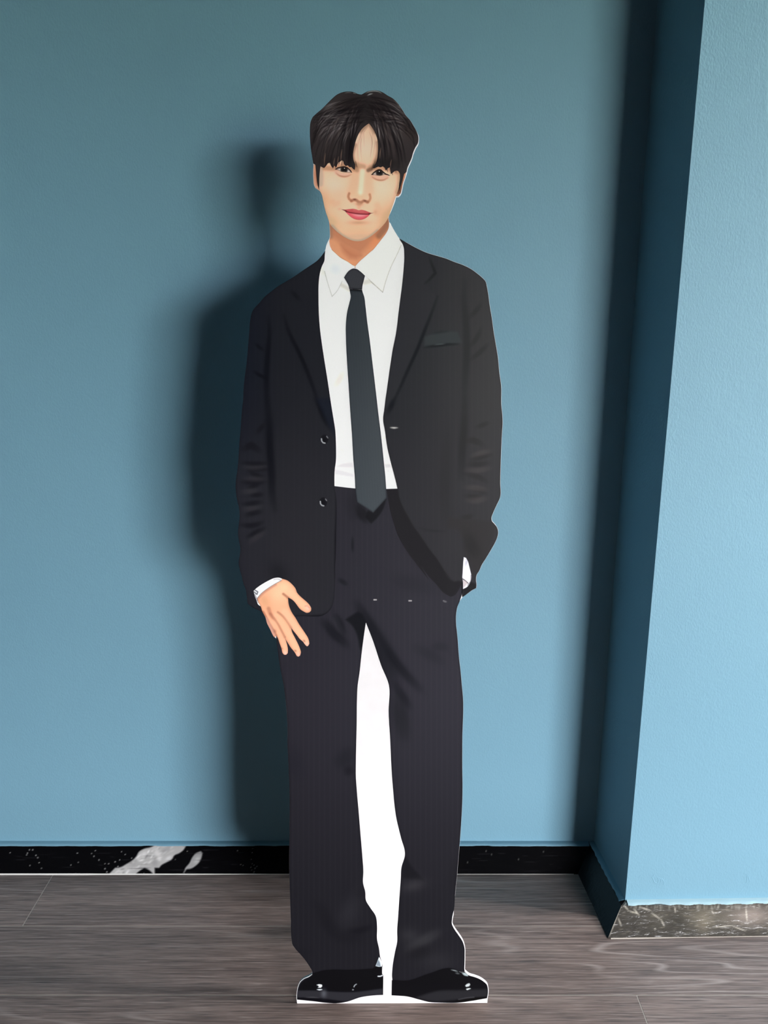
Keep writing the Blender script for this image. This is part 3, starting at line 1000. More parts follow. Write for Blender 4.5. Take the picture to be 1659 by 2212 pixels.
def paint_jacket_r(p, out):
    suit_tone_haze(p)
    dk = (24, 24, 27)
    p.fill(K3((350, 205), (405, 300), (408, 400), (400, 560), (360, 920), (310, 1320), (235, 1750), (170, 2212), (240, 2200), (400, 1850), (560, 1500), (680, 1220), (800, 900), (650, 730), (770, 600), (700, 390)), (47, 47, 51), 2, 0.5)
    p.stroke(K3((800, 890), (740, 1060), (650, 1290), (560, 1520), (450, 1760), (340, 2010), (250, 2190)), (20, 22, 26), 2.6, 2.6, 0.81, 0.70)
    p.stroke(K5((290, 0), (250, 90), (210, 180)), (20, 22, 26), 4, 3.9, 0.72, 0.70)
    p.stroke(K3((650, 735), (710, 680), (775, 610), (740, 520), (700, 420)), (26, 26, 29), 2.2, 2.3, 0.68, 0.70)
    # pocket
    p.fill(K3((650, 1370), (760, 1330), (930, 1305), (1040, 1310), (1100, 1440), (1000, 1450), (800, 1465), (640, 1490)), (52, 58, 60), 2.5, 0.7)
    p.stroke(K3((640, 1492), (780, 1478), (900, 1462), (1050, 1455)), (22, 24, 27), 2.0, 2.1, 0.81, 0.70)
    p.stroke(K3((760, 1467), (830, 1458), (900, 1452)), (84, 92, 94), 1.0, 1, 0.6, .8)
    p.stroke(K3((740, 1330), (850, 1312), (940, 1305)), (34, 36, 38), 1.6, 2.1, 0.54, 0.70)
    # armhole
    p.stroke(K3((1130, 700), (1120, 900), (1140, 1200), (1150, 1500), (1130, 1900), (1120, 2212)), (36, 36, 38), 5, 5.9, 0.68, 0.70)
    p.stroke(K5((1130, 0), (1115, 400), (1100, 600), (1085, 950)), (36, 35, 37), 6, 6.5, 0.72, 0.70)
    p.stroke(K5((920, 300), (900, 800), (890, 1200), (920, 1540)), (40, 39, 41), 9, 9.1, 0.50, 0.70)
    for pts in (((1180, 1650), (1300, 1560), (1420, 1440)), ((1180, 1500), (1270, 1380), (1330, 1250)), ((1170, 1150), (1260, 1060), (1330, 960))):
        p.stroke(K3(*pts), (40, 39, 40), 4, 4, 0.65, 0.8)
    for pts, w in ((((1260, 350), (1340, 320), (1420, 290)), 4), (((1120, 510), (1230, 505), (1350, 560)), 8), (((1200, 740), (1330, 700), (1450, 670)), 5),
                   (((1150, 790), (1290, 790), (1420, 770)), 5), (((1120, 900), (1260, 930), (1400, 1000)), 6), (((1200, 1090), (1300, 1100), (1380, 1140)), 4),
                   (((1130, 1160), (1240, 1180), (1330, 1160)), 6), (((1080, 1420), (1160, 1420), (1230, 1390)), 5)):
        p.stroke(K5(*pts), (42, 40, 41), w, 3.5, 0.7, 0.7)
    for pts, w in ((((1200, 690), (1320, 655), (1450, 630)), 4), (((1130, 860), (1300, 860), (1450, 830)), 4), (((1120, 1060), (1240, 1070), (1400, 1090)), 5), (((1140, 1220), (1280, 1220), (1400, 1190)), 6)):
        p.stroke(K5(*pts), (78, 72, 72), w, 4, 0.4, 0.8)
    p.stroke(K5((560, 1545), (720, 1580), (900, 1590)), (40, 39, 42), 2, 2.6, 0.63, 0.70)
    p.fill(K5((930, 1420), (1100, 1440), (1450, 1470), (1500, 1560), (1400, 1850), (1280, 2090), (1220, 2110), (1180, 1950), (1110, 1880), (1100, 1650), (1040, 1560), (920, 1540)), (46, 44, 45), 4, 0.7)
    p.stroke(K5((1150, 1600), (1200, 1750), (1300, 1900)), (34, 33, 35), 10, 10.4, 0.45, 0.70)
    p.fill(K7((1325, 250), (1420, 200), (1488, 230), (1485, 275), (1370, 350), (1320, 385)), (30, 29, 31), 2, 0.8)
    p.edge(out, (34, 33, 35), 1.8, 0.5)
    p.stroke(K5((236, 350), (280, 354), (330, 352)), (232, 230, 222), 1.6, 0.9, 0.90, 0.70)


JR_IN = K3((350, 205), (385, 260), (400, 300), (408, 400), (400, 560), (385, 720), (360, 920), (340, 1080), (310, 1320), (270, 1520), (235, 1750), (200, 2000)) + \
    K5((185, 0), (170, 130), (155, 260), (175, 380), (200, 560), (250, 780), (290, 930), (325, 1080), (340, 1180), (380, 1290), (440, 1400), (500, 1510), (600, 1650), (700, 1800), (800, 1930), (900, 2090), (960, 2170)) + \
    K7((1110, 100), (1160, 165), (1220, 200), (1290, 195), (1318, 210), (1318, 300))
JACK_R = JR_IN + R_TORSO
jr = patch('printed_jacket_front', JACK_R, 7, paint_jacket_r, (38, 39, 43), 2.0)
jr['label'] = 'black jacket front with breast pocket, printed on the board'
JACKET_SHADE = K5((195, 1086), (325, 1080), (345, 1180), (380, 1290), (440, 1400), (500, 1510), (600, 1650), (700, 1800), (800, 1930), (900, 2090), (960, 2170)) + \
    K7((1110, 100), (1160, 165), (1220, 200), (1290, 195), (1318, 210), (1280, 290), (1230, 360), (1180, 382), (1100, 335), (1000, 222), (900, 112), (830, 20)) + \
    K5((700, 2170), (560, 1990), (440, 1830), (340, 1650), (280, 1480), (240, 1330))
patch('jacket_shade', JACKET_SHADE, 5, lambda p, o: p.edge(o, (40, 38, 41), 2.5, 0.5), (34, 33, 36), 2.5, jr)  # shadow of the open jacket, printed as a dark shape on the trousers


# ---------------------------------------------------------------- cuffs and hand
def paint_cuff_l(p, o):
    p.stroke(K6((105, 320), (140, 350), (150, 320), (118, 300)), (70, 74, 82), 1.0, 0.9, 0.8)
    p.stroke(K6((115, 350), (135, 400), (160, 450)), (120, 122, 130), 1.0, 1.0, 0.7)
    p.stroke(K6((345, 172), (390, 168), (430, 185)), (188, 188, 192), 1.2, 1.0, 0.8)
    p.stroke(K6((145, 400), (200, 338), (280, 278), (360, 228), (430, 190)), (92, 82, 80), 0.9, 0.8, 0.9)


patch('shirt_cuff', K6((100, 310), (130, 280), (200, 230), (280, 185), (350, 155), (410, 152), (445, 165), (430, 195), (360, 235), (280, 285), (200, 345), (150, 400), (142, 415), (165, 455), (182, 492),
                       (155, 472), (135, 420), (115, 370)), 8, paint_cuff_l, (240, 240, 242), 0.8)


def paint_cuff_r(p, o):
    p.blob(K5((1145, 1960))[0], 3, 8, (170, 168, 185), 0.6, 15)
    p.stroke(K7((1322, 165), (1345, 180), (1385, 215)), (60, 52, 56), 1.0, 0.7, 0.9)
    p.fill(K7((1324, 180), (1350, 185), (1384, 216), (1350, 255), (1328, 275)), (190, 176, 178), 1.2, 0.8)
    p.stroke(K7((1424, 120), (1418, 190), (1385, 240)), (96, 90, 98), 0.8, 0.7, 0.8)
    p.edge(o, (150, 148, 160), 0.9, 0.5)


patch('shirt_cuff', K5((1115, 1895), (1108, 1950), (1103, 2030), (1098, 2110)) + K7((1318, 130), (1325, 200), (1326, 287), (1370, 266), (1410, 212), (1428, 140), (1415, 70), (1398, 0)) +
      K5((1168, 1955), (1142, 1905)), 9, paint_cuff_r, (232, 231, 238), 0.8)

HAND = K6((440, 163), (500, 182), (560, 230), (600, 280), (620, 330), (660, 375), (700, 410), (740, 445), (770, 480), (788, 520), (785, 545), (765, 565), (735, 570), (700, 555), (650, 520), (620, 480),
          (590, 440), (550, 405), (512, 388), (515, 440), (525, 490), (560, 570), (600, 630), (640, 700), (680, 760), (720, 820), (750, 870), (762, 910), (765, 940), (750, 965), (735, 970), (715, 950),
          (690, 915), (650, 880), (620, 840), (580, 790), (548, 748), (560, 800), (590, 860), (630, 940), (655, 1000), (665, 1040), (655, 1080), (635, 1093), (615, 1085), (590, 1040), (545, 985), (510, 930),
          (480, 880), (472, 862), (485, 900), (500, 950), (510, 1010), (508, 1050), (490, 1070), (465, 1070), (448, 1050), (435, 1000), (410, 930), (388, 868), (372, 840), (352, 864), (340, 850), (300, 770), (260, 690), (240, 620),
          (205, 552), (185, 492), (160, 450), (145, 400), (200, 335), (280, 275), (360, 225), (430, 188))


def paint_hand(p, out):
    p.edge(out, (196, 134, 108), 2.6, 0.75)
    p.blob(K6((400, 330))[0], 22, 22, (246, 196, 158), 0.8)
    p.blob(K6((230, 430))[0], 12, 20, (214, 158, 120), 0.7, -30)
    p.blob(K6((470, 260))[0], 14, 10, (250, 204, 164), 0.6, 30)
    p.stroke(K6((550, 330), (640, 430), (720, 500)), (246, 192, 156), 6, 5, 0.6)
    for ln in (((455, 345), (490, 372), (515, 395)), ((300, 580), (340, 630), (390, 700), (430, 780), (470, 860)), ((390, 565), (440, 600), (500, 670), (548, 745)), ((215, 560), (280, 680), (345, 790), (372, 840))):
        p.stroke(K6(*ln), (166, 104, 80), 1.6, 2.0, 0.7)
    p.stroke(K6((280, 520), (300, 580), (350, 650)), (176, 112, 88), 3, 3, 0.6)
    p.stroke(K6((470, 560), (560, 690), (650, 810), (720, 910)), (247, 190, 156), 6, 5, 0.6)
    p.stroke(K6((370, 600), (470, 740), (560, 880), (620, 1010)), (244, 186, 150), 5, 4.5, 0.6)
    p.stroke(K6((330, 680), (400, 800), (460, 920), (480, 1020)), (240, 180, 146), 4.5, 4, 0.6)
    p.blob(K6((705, 905))[0], 3, 2, (140, 82, 66), 0.6, 40)
    p.blob(K6((600, 1022))[0], 3, 1.8, (140, 84, 70), 0.6, 30)
    p.blob(K6((440, 995))[0], 2.5, 1.6, (160, 98, 82), 0.5, 30)
    p.blob(K6((350, 790))[0], 4, 4, (150, 94, 78), 0.6, 30)
    for c, a in (((745, 515), 45), ((738, 940), 55), ((637, 1065), 60), ((480, 1050), 80)):
        p.blob(K6(c)[0], 5, 4, (240, 188, 174), 0.8, a)
    p.stroke(K6((715, 490), (740, 485), (765, 510)), (206, 140, 122), 1, 1, 0.6)
    p.stroke(K6((250, 640), (300, 740), (340, 830)), (196, 150, 140), 2.5, 2.5, 0.6)
    p.stroke(K6((145, 400), (200, 340), (280, 282), (360, 232)), (190, 130, 112), 2.5, 2.5, 0.6)


patch('printed_hand', HAND, 9, paint_hand, (236, 172, 136), 1.0)['label'] = 'hand with spread fingers printed over the trousers'

# ---------------------------------------------------------------- neck, ears, face
NECK = K1((355, 1700), (362, 1775), (370, 1850), (374, 1930), (374, 1970)) + K2((1062, 200), (1070, 300), (1075, 330), (1140, 395), (1280, 490), (1366, 545), (1440, 470), (1580, 345)) + \
    K3((0, 385), (100, 270), (222, 90)) + K1((1130, 1835), (1130, 1800), (1122, 1740), (1118, 1660), (900, 1600))


def paint_neck(p, out):
    p.fill(K1((360, 1700), (1130, 1600), (1130, 1760), (1040, 1900), (930, 2030), (820, 2130), (760, 2190), (640, 2130), (520, 2060), (440, 1990), (372, 1960)), (190, 124, 94), 7, 0.85)
    p.fill(K2((1200, 270), (1300, 330), (1440, 400), (1380, 440), (1300, 430), (1220, 340)), (176, 104, 76), 6, 0.6)
    p.blob(K2((1330, 490))[0], 14, 6, (222, 150, 106), 0.6)
    p.blob(K3((60, 230))[0], 10, 22, (228, 142, 96), 0.7, 35)
    p.stroke(K1((1125, 1740), (1090, 1830), (1000, 1950)), (120, 82, 66), 5, 5, 0.55)
    p.stroke(K1((372, 1850), (376, 1960)), (150, 112, 92), 4, 4, 0.6)
    p.stroke(K2((1080, 330), (1140, 390), (1280, 485), (1360, 535)), (150, 96, 66), 1.2, 1.2, 0.6)


patch('printed_neck', NECK, 1, paint_neck, (216, 150, 114), 1.4)

patch('printed_ear', K1((165, 1040), (161, 1120), (163, 1230), (171, 1300), (191, 1338), (240, 1372), (260, 1250), (220, 1050)), 1,
      lambda p, o: p.stroke(K1((200, 1080), (195, 1180), (215, 1290)), (196, 128, 104), 3, 3, .7)
      .edge(o, (190, 134, 112), 1.5, .5), (226, 170, 142), 0.9)
patch('printed_ear', K1((1345, 1120), (1335, 1190), (1305, 1280), (1286, 1370), (1275, 1408), (1245, 1442), (1205, 1446), (1200, 1380), (1240, 1200)), 1,
      lambda p, o: p.stroke(K1((1320, 1180), (1295, 1270), (1270, 1360), (1240, 1420)), (206, 140, 108), 2.5, 2.5, .8)
      .stroke(K1((1270, 1250), (1250, 1390)), (92, 62, 50), 5, 4, .7), (176, 118, 92), 0.9)

FACE = K1((300, 860), (500, 600), (870, 440), (1200, 600), (1300, 860), (1290, 1100), (1275, 1200), (1270, 1270), (1250, 1345), (1226, 1420), (1208, 1470), (1178, 1560), (1150, 1640), (1122, 1712),
          (1090, 1770), (1040, 1830), (980, 1890), (920, 1940), (860, 1980), (800, 2010), (740, 2022), (680, 2018), (620, 2000), (560, 1970), (500, 1930), (450, 1890), (410, 1850), (385, 1820),
          (362, 1772), (345, 1720), (320, 1650), (300, 1570), (285, 1500), (270, 1430), (250, 1388), (236, 1345), (228, 1250), (230, 1060))


def paint_face(p, out):
    p.edge(out, (205, 164, 134), 6.0, 0.7)
    p.blob(K1((840, 760))[0], 30, 40, (246, 208, 188), 0.85)
    p.blob(K1((860, 640))[0], 26, 26, (228, 186, 158), 0.5)
    p.blob(K1((420, 1330))[0], 26, 24, (255, 209, 187), 0.9)
    p.blob(K1((1040, 1330))[0], 24, 26, (255, 209, 183), 0.9)
    p.blob(K1((330, 1480))[0], 12, 24, (216, 166, 126), 0.6, -15)
    p.blob(K1((480, 1440))[0], 22, 18, (238, 184, 152), 0.6)
    p.blob(K1((740, 1900))[0], 36, 16, (230, 178, 142), 0.7)
    p.blob(K1((720, 1960))[0], 60, 8, (206, 170, 142), 0.6)
    p.blob(K1((420, 1780))[0], 14, 22, (208, 172, 132), 0.7, -35)
    p.blob(K1((1080, 1700))[0], 14, 30, (206, 164, 126), 0.7, 25)
    p.blob(K1((640, 1860))[0], 30, 14, (238, 186, 150), 0.5)
    p.stroke(K1((700, 1130), (690, 1250), (650, 1380)), (226, 172, 138), 9, 8, 0.5)
    p.stroke(K1((880, 1180), (870, 1300), (880, 1380)), (228, 176, 142), 7, 7, 0.45)
    p.stroke(K1((250, 1090), (262, 1180), (258, 1290)), (188, 168, 152), 4, 4, 0.6)
    p.stroke(K1((400, 1830), (520, 1950), (640, 2012), (740, 2022), (860, 1985), (980, 1895)), (178, 156, 138), 3, 3, 0.7)
    p.stroke(K1((1262, 1200), (1262, 1290), (1235, 1390)), (190, 150, 122), 4, 4, 0.6)
    # brow shade, hair shade along the fringe
    for pts in (((700, 1040), (760, 1060), (800, 1070)), ((890, 1080), (930, 1060), (960, 1010))):
        p.stroke(K1(*pts), (160, 112, 84), 4, 5, 0.5)
    p.stroke(E2((880, 260), (930, 240), (1000, 180)), (92, 64, 52), 3, 3, 0.65)
    p.stroke(E2((590, 130), (640, 200), (660, 260)), (150, 108, 84), 3, 3.5, 0.5)
    p.stroke(K1((690, 790), (660, 920), (690, 1060)), (132, 94, 76), 3, 3.5, 0.55)
    p.stroke(K1((985, 760), (990, 860), (960, 1010)), (126, 90, 74), 3, 3.5, 0.5)
    p.stroke(K1((760, 610), (870, 510), (950, 620)), (140, 104, 86), 3, 4, 0.6)
    p.stroke(K1((300, 1085), (430, 1090), (560, 1050), (680, 1100)), (176, 124, 94), 4, 4, 0.6)
    p.stroke(K1((960, 1090), (1100, 1090), (1240, 1140)), (170, 118, 90), 4, 4, 0.55)
    # nose
    p.stroke(E2((765, 270), (750, 420), (738, 560), (726, 700)), (255, 226, 200), 4.0, 3.6, 0.7)
    p.blob(E2((724, 725))[0], 3.6, 5.5, (255, 236, 214), 0.9)
    p.blob(E2((720, 790))[0], 14, 8, (240, 186, 150), 0.7)
    p.stroke(E2((500, 720), (484, 780), (500, 830), (545, 865)), (174, 112, 84), 1.8, 2.0, 0.75)
    p.stroke(E2((910, 740), (922, 810), (900, 865), (860, 895)), (184, 124, 92), 1.8, 2.0, 0.7)
    p.stroke(E2((545, 868), (600, 850), (650, 860), (690, 890), (740, 897), (790, 868), (840, 880), (870, 890)), (166, 104, 80), 2.4, 2.2, 0.75)
    p.blob(E2((610, 838))[0], 3.6, 1.6, (98, 56, 46), 0.85, 0)
    p.blob(E2((815, 866))[0], 3.2, 1.6, (104, 60, 48), 0.8, 10)
    p.blob(E2((700, 930))[0], 8, 4.5, (182, 124, 98), 0.75)
    p.stroke(E2((700, 940), (690, 1000)), (214, 158, 128), 3, 3, 0.5)
    p.blob(E2((590, 980))[0], 9, 4, (244, 204, 176), 0.6, 10)
    p.blob(E2((860, 1000))[0], 9, 4, (240, 196, 164), 0.5, 15)
    # dimples, chin
    p.stroke(E2((180, 890), (220, 935), (270, 915)), (218, 166, 134), 3, 6, 0.4)
    p.blob(E2((310, 1030))[0], 4, 3, (206, 150, 122), 0.4)
    p.blob(E2((1020, 1090))[0], 5, 6, (200, 146, 114), 0.5)
    p.stroke(E2((1060, 960), (1090, 1030), (1075, 1100)), (218, 168, 134), 4, 6, 0.4)
    p.blob(E2((690, 1300))[0], 22, 4.5, (200, 146, 114), 0.7)
    # pouches under the eyes
    p.stroke(E2((250, 300), (320, 345), (400, 350), (480, 345)), (232, 176, 156), 4.5, 3, 0.7)
    p.stroke(E2((240, 312), (300, 360), (380, 384), (460, 378), (540, 345)), (178, 120, 92), 1.2, 1.4, 0.7, 0.6)
    p.stroke(E2((980, 385), (1080, 405), (1180, 405), (1250, 385)), (230, 172, 150), 4.5, 3, 0.7)
    p.stroke(E2((960, 392), (1020, 432), (1100, 456), (1190, 450), (1270, 410)), (176, 118, 90), 1.2, 1.4, 0.7, 0.6)
    # loose hairs falling over the forehead
    for k_ in range(16):
        a0 = RNG.uniform(760, 960)
        t0 = RNG.uniform(540, 620)
        b0 = 700 + (a0 - 760) * 1.5 + RNG.uniform(-40, 40)
        b0 = min(max(b0, 690), 985)
        y1 = RNG.uniform(760, 1060)
        bow = -30 if a0 < 860 else 30
        p.stroke(K1((a0, t0), ((a0 + b0) / 2 + bow, (t0 + y1) / 2 - 60), (b0, y1)), (120, 86, 70), 0.2, 0.45, RNG.uniform(0.12, 0.32), 0.7)
    for x_, y_, dx in ((420, 1075, -12), (455, 1075, -14), (500, 1030, -18), (530, 1040, -10), (1100, 1120, 10), (1160, 1160, 14), (1210, 1130, 8), (700, 1060, 18), (950, 1060, -24), (930, 1085, -22)):
        p.stroke(K1((x_, y_ - 60), (x_ + dx * .4, y_ - 20), (x_ + dx, y_ + 15)), (58, 44, 40), 0.7, 0.6, 0.75, 0.5)


face = patch('printed_face', FACE, 3, paint_face, (248, 198, 167), 0.95)
face['label'] = 'smiling face printed on the board'


def eye(c, up, low, bag):
    cx, cy = c

    def f(p, o):
        p.C[:] = (222, 206, 196)
        p.blob(E2((cx, cy))[0], 8.2, 8.2, (36, 34, 33), 1.0, 0, 8)
        p.blob(E2((cx, cy + 5))[0], 3.0, 3.0, (20, 19, 20), 0.9, 0, 4)
        p.blob(E2((cx, cy + 40))[0], 4.0, 2.0, (74, 70, 66), 0.6)
        p.stroke(E2(*up), (34, 26, 26), 1.6, 0.9, 1.0)
        p.stroke(E2(*up), (60, 44, 40), 3.0, 1.6, 0.45)
        p.stroke(E2(*low), (120, 78, 66), 0.7, 0.9, 0.8)
        p.blob(E2(low[-1])[0], 1.8, 1.2, (206, 140, 124), 0.6)
        hx = cx + (8 if cx < 700 else -3)
        p.blob(E2((hx, cy - 24))[0], 1.05, 1.05, (250, 250, 250), 1.0, 0, 4)
    return patch('eye', E2(*up) + E2(*low)[::-1], 5, f, (222, 206, 196), 0.55, face, step=0.8)


UP_L = ((215, 246), (260, 216), (310, 200), (360, 190), (410, 189), (460, 204), (500, 234), (540, 275), (560, 306))
LO_L = ((255, 250), (300, 266), (340, 287), (400, 298), (460, 304), (520, 309))
UP_R = ((938, 352), (990, 302), (1040, 266), (1090, 246), (1130, 250), (1180, 290), (1230, 330), (1290, 357), (1320, 367))
LO_R = ((965, 356), (1010, 356), (1060, 364), (1120, 369), (1170, 360), (1220, 350), (1270, 362))
eye((400, 245), UP_L, LO_L, None)
eye((1103, 308), UP_R, LO_R, None)


def lashes(up, sgn):
    top = [(x, y - 9) for x, y in up[1:-1]]
    bot = [(x, y + 6) for x, y in up[1:-1]][::-1]
    return patch('eyelashes', E2(up[0], *top, up[-1], *bot), 6, lambda p, o: p.edge(o, (66, 48, 42), 0.7, 0.5), (30, 24, 24), 0.7, face, step=1.0)


lashes(UP_L, 1)
lashes(UP_R, -1)

LIP_T = ((340, 1035), (420, 1040), (500, 1030), (590, 1025), (640, 1035), (690, 1052), (740, 1045), (800, 1055), (870, 1080), (940, 1105), (1000, 1104))
LIP_M = ((340, 1035), (420, 1070), (500, 1095), (580, 1110), (680, 1125), (780, 1131), (870, 1131), (940, 1121), (1000, 1104))
LIP_B = ((420, 1078), (450, 1112), (480, 1142), (540, 1195), (600, 1230), (680, 1248), (750, 1245), (820, 1220), (880, 1175), (925, 1128))


def paint_mouth(p, o):
    p.fill(E2(*LIP_M) + E2(*LIP_B)[::-1], (226, 98, 110), 0.8)
    p.stroke(E2((560, 1130), (660, 1152), (780, 1155), (850, 1145)), (246, 158, 162), 2.6, 2.2, 0.75, 0.7)
    p.stroke(E2((520, 1190), (600, 1228), (680, 1246), (760, 1242), (850, 1195)), (200, 92, 92), 1.6, 2.0, 0.5)
    p.stroke(E2(*LIP_M), (118, 40, 46), 0.9, 0.9, 0.9)
    p.stroke(E2((340, 1036), (400, 1062), (440, 1078)), (88, 40, 42), 1.6, 1.2, 0.8)
    p.stroke(E2((900, 1128), (950, 1118), (1000, 1104)), (96, 44, 42), 1.6, 1.2, 0.85)
    p.edge(o, (214, 130, 116), 1.0, 0.5)
    p.stroke(E2((600, 1045), (690, 1070), (780, 1075)), (212, 112, 112), 2, 2, 0.5)


patch('mouth', E2(*LIP_T) + E2(*LIP_B)[::-1], 4, paint_mouth, (198, 88, 92), 0.6, face, step=1.0)

# ---------------------------------------------------------------- hair
FRINGE = K1((1322, 1160), (1305, 1230), (1280, 1310), (1254, 1392), (1258, 1300), (1270, 1200), (1266, 1152), (1245, 1125), (1215, 1120), (1190, 1135), (1152, 1165), (1146, 1120), (1140, 1078),
            (1112, 1092), (1088, 1122), (1076, 1085), (1050, 1066), (1020, 1078), (990, 1070), (962, 1082), (940, 1092), (918, 1088), (950, 1040), (972, 990), (986, 910), (990, 820), (985, 740), (970, 680), (945, 620), (915, 570), (872, 516),
            (830, 545), (780, 590), (740, 650), (710, 720), (690, 790), (675, 860), (668, 920), (676, 990), (696, 1045), (690, 1112), (668, 1096), (645, 1072), (625, 1078), (600, 1052), (575, 1062), (556, 1040), (545, 1000),
            (524, 988), (505, 1004), (488, 1012), (470, 1040), (456, 1076), (440, 1070), (428, 1056), (414, 1086), (400, 1076), (385, 1050), (372, 1020), (345, 1028), (322, 1062), (298, 1088), (272, 1076), (252, 1066), (245, 1120),
            (238, 1200), (236, 1300), (234, 1362), (216, 1290), (204, 1200), (196, 1110), (190, 1045))


def bez(a, b, c, d, n=9):
    t = np.linspace(0, 1, n)[:, None]
    a, b, c, d = map(lambda q: np.array(q, float), (a, b, c, d))
    return (1 - t) ** 3 * a + 3 * (1 - t) ** 2 * t * b + 3 * (1 - t) * t * t * c + t ** 3 * d


def paint_hair(p, out):
    p.blob(K1((800, 300))[0], 40, 30, (38, 35, 36), 0.8)
    p.blob(K1((400, 500))[0], 28, 34, (84, 79, 81), 0.7, 25)
    p.blob(K1((1200, 560))[0], 26, 34, (76, 70, 70), 0.7, -25)
    p.blob(K1((1350, 560))[0], 14, 30, (58, 48, 44), 0.5, -35)
    p.blob(K1((640, 900))[0], 12, 34, (30, 28, 30), 0.6)
    p.blob(K1((1100, 1020))[0], 26, 14, (31, 28, 29), 0.7)
    p.blob(K1((400, 1000))[0], 36, 12, (38, 33, 34), 0.6)
    for i in range(420):
        left = RNG.random() < 0.5
        u = RNG.random()
        if left:
            s = (RNG.uniform(720, 850), 170 + 340 * RNG.random())
            e = (180 + u * 500, 960 + RNG.uniform(-60, 110))
            if RNG.random() < 0.3:
                e = (140 + RNG.uniform(0, 120), 470 + RNG.uniform(-60, 120))
            elif RNG.random() < 0.3:
                e = (130 + RNG.uniform(0, 60), 600 + RNG.uniform(0, 380))
            c1 = (s[0] - (s[0] - e[0]) * 0.55, s[1] + 20)
            c2 = (e[0] + 10 + 45 * (1 - u), s[1] + (e[1] - s[1]) * 0.45)
        else:
            s = (RNG.uniform(830, 930), 170 + 330 * RNG.random())
            e = (970 + u * 400, 990 + RNG.uniform(-60, 120))
            if RNG.random() < 0.3:
                e = (1330 + RNG.uniform(0, 130), 500 + RNG.uniform(-60, 160))
            elif RNG.random() < 0.3:
                e = (1440 + RNG.uniform(0, 50), 620 + RNG.uniform(0, 240))
            c1 = (s[0] + (e[0] - s[0]) * 0.5, s[1] + 20)
            c2 = (e[0] - 10 - 30 * u, s[1] + (e[1] - s[1]) * 0.45)
        pts = np.array(K1(*[tuple(q) for q in bez(s, c1, c2, e)]))
        k_ = RNG.random()
        if k_ < 0.42:
            t0, t1 = RNG.uniform(0.25, 0.5), RNG.uniform(0.55, 0.9)
            n_ = len(pts)
            seg = pts[int(t0 * n_):max(int(t1 * n_), int(t0 * n_) + 3)]
            v = RNG.uniform(105, 160)
            p.stroke(seg, (v, v * 0.95, v * 0.96), RNG.uniform(0.3, 1.1), 0.8, RNG.uniform(0.18, 0.5), 0.95)
        elif k_ < 0.8:
            p.stroke(pts, (27, 24, 26), RNG.uniform(0.4, 1.4), 0.9, RNG.uniform(0.3, 0.6), 0.6)
        else:
            p.stroke(pts, (72, 62, 60), RNG.uniform(0.4, 1.0), 0.8, RNG.uniform(0.2, 0.4), 0.8)
    # gleams at the crown and strands near the fringe ends
    p.stroke(K1((830, 128), (880, 108), (940, 100), (1000, 112), (1030, 130)), (178, 188, 190), 1.0, 0.9, 0.75, 0.7)
    p.stroke(K1((850, 160), (880, 145), (920, 135)), (190, 196, 196), 1.0, 0.8, 0.7, 0.7)
    p.stroke(K1((560, 128), (610, 120), (650, 124)), (120, 122, 122), 0.8, 0.8, 0.6, 0.7)
    p.stroke(K1((675, 126), (700, 132)), (150, 156, 156), 1.0, 0.8, 0.6)
    p.stroke(K1((1180, 206), (1240, 270), (1290, 345)), (120, 116, 112), 1.0, 1.0, 0.5, 0.7)
    for x_, y0, y1 in ((512, 850, 990), (420, 960, 1060), (470, 940, 1040), (300, 900, 1050), (1010, 830, 960), (1145, 980, 1080)):
        p.stroke(K1((x_ + 14, y0), (x_ + 4, (y0 + y1) / 2), (x_, y1)), (150, 118, 100), 0.7, 0.7, 0.55, 0.5)
    p.edge(out, (34, 30, 31), 1.2, 0.5)


hair = patch('printed_hair', HAIR_OUT + FRINGE, 7, paint_hair, (54, 49, 50), 0.95, step=1.2)
hair['label'] = 'black fringed hair printed on the board'

# ---------------------------------------------------------------- skirting boards (sloping faces, mitred)
PROF = [(0.056, 0.0), (0.0565, 0.003), (0.015, 0.0485), (0.0135, 0.050), (0.0, 0.051)]
PL = [Vector((X0, YB)), PA, PB, PC]


def off_pt(i, d):
    """corner i of the wall line pushed d into the room"""
    def nrm(a, b):
        t = (b - a).normalized()
        return Vector((t.y, -t.x))
    if i == 0:
        return PL[0] + nrm(PL[0], PL[1]) * d
    if i == len(PL) - 1:
        return PL[-1] + nrm(PL[-2], PL[-1]) * d
    n0, n1 = nrm(PL[i - 1], PL[i]), nrm(PL[i], PL[i + 1])
    b = n0 + n1
    return PL[i] + b * (d / b.dot(n0))


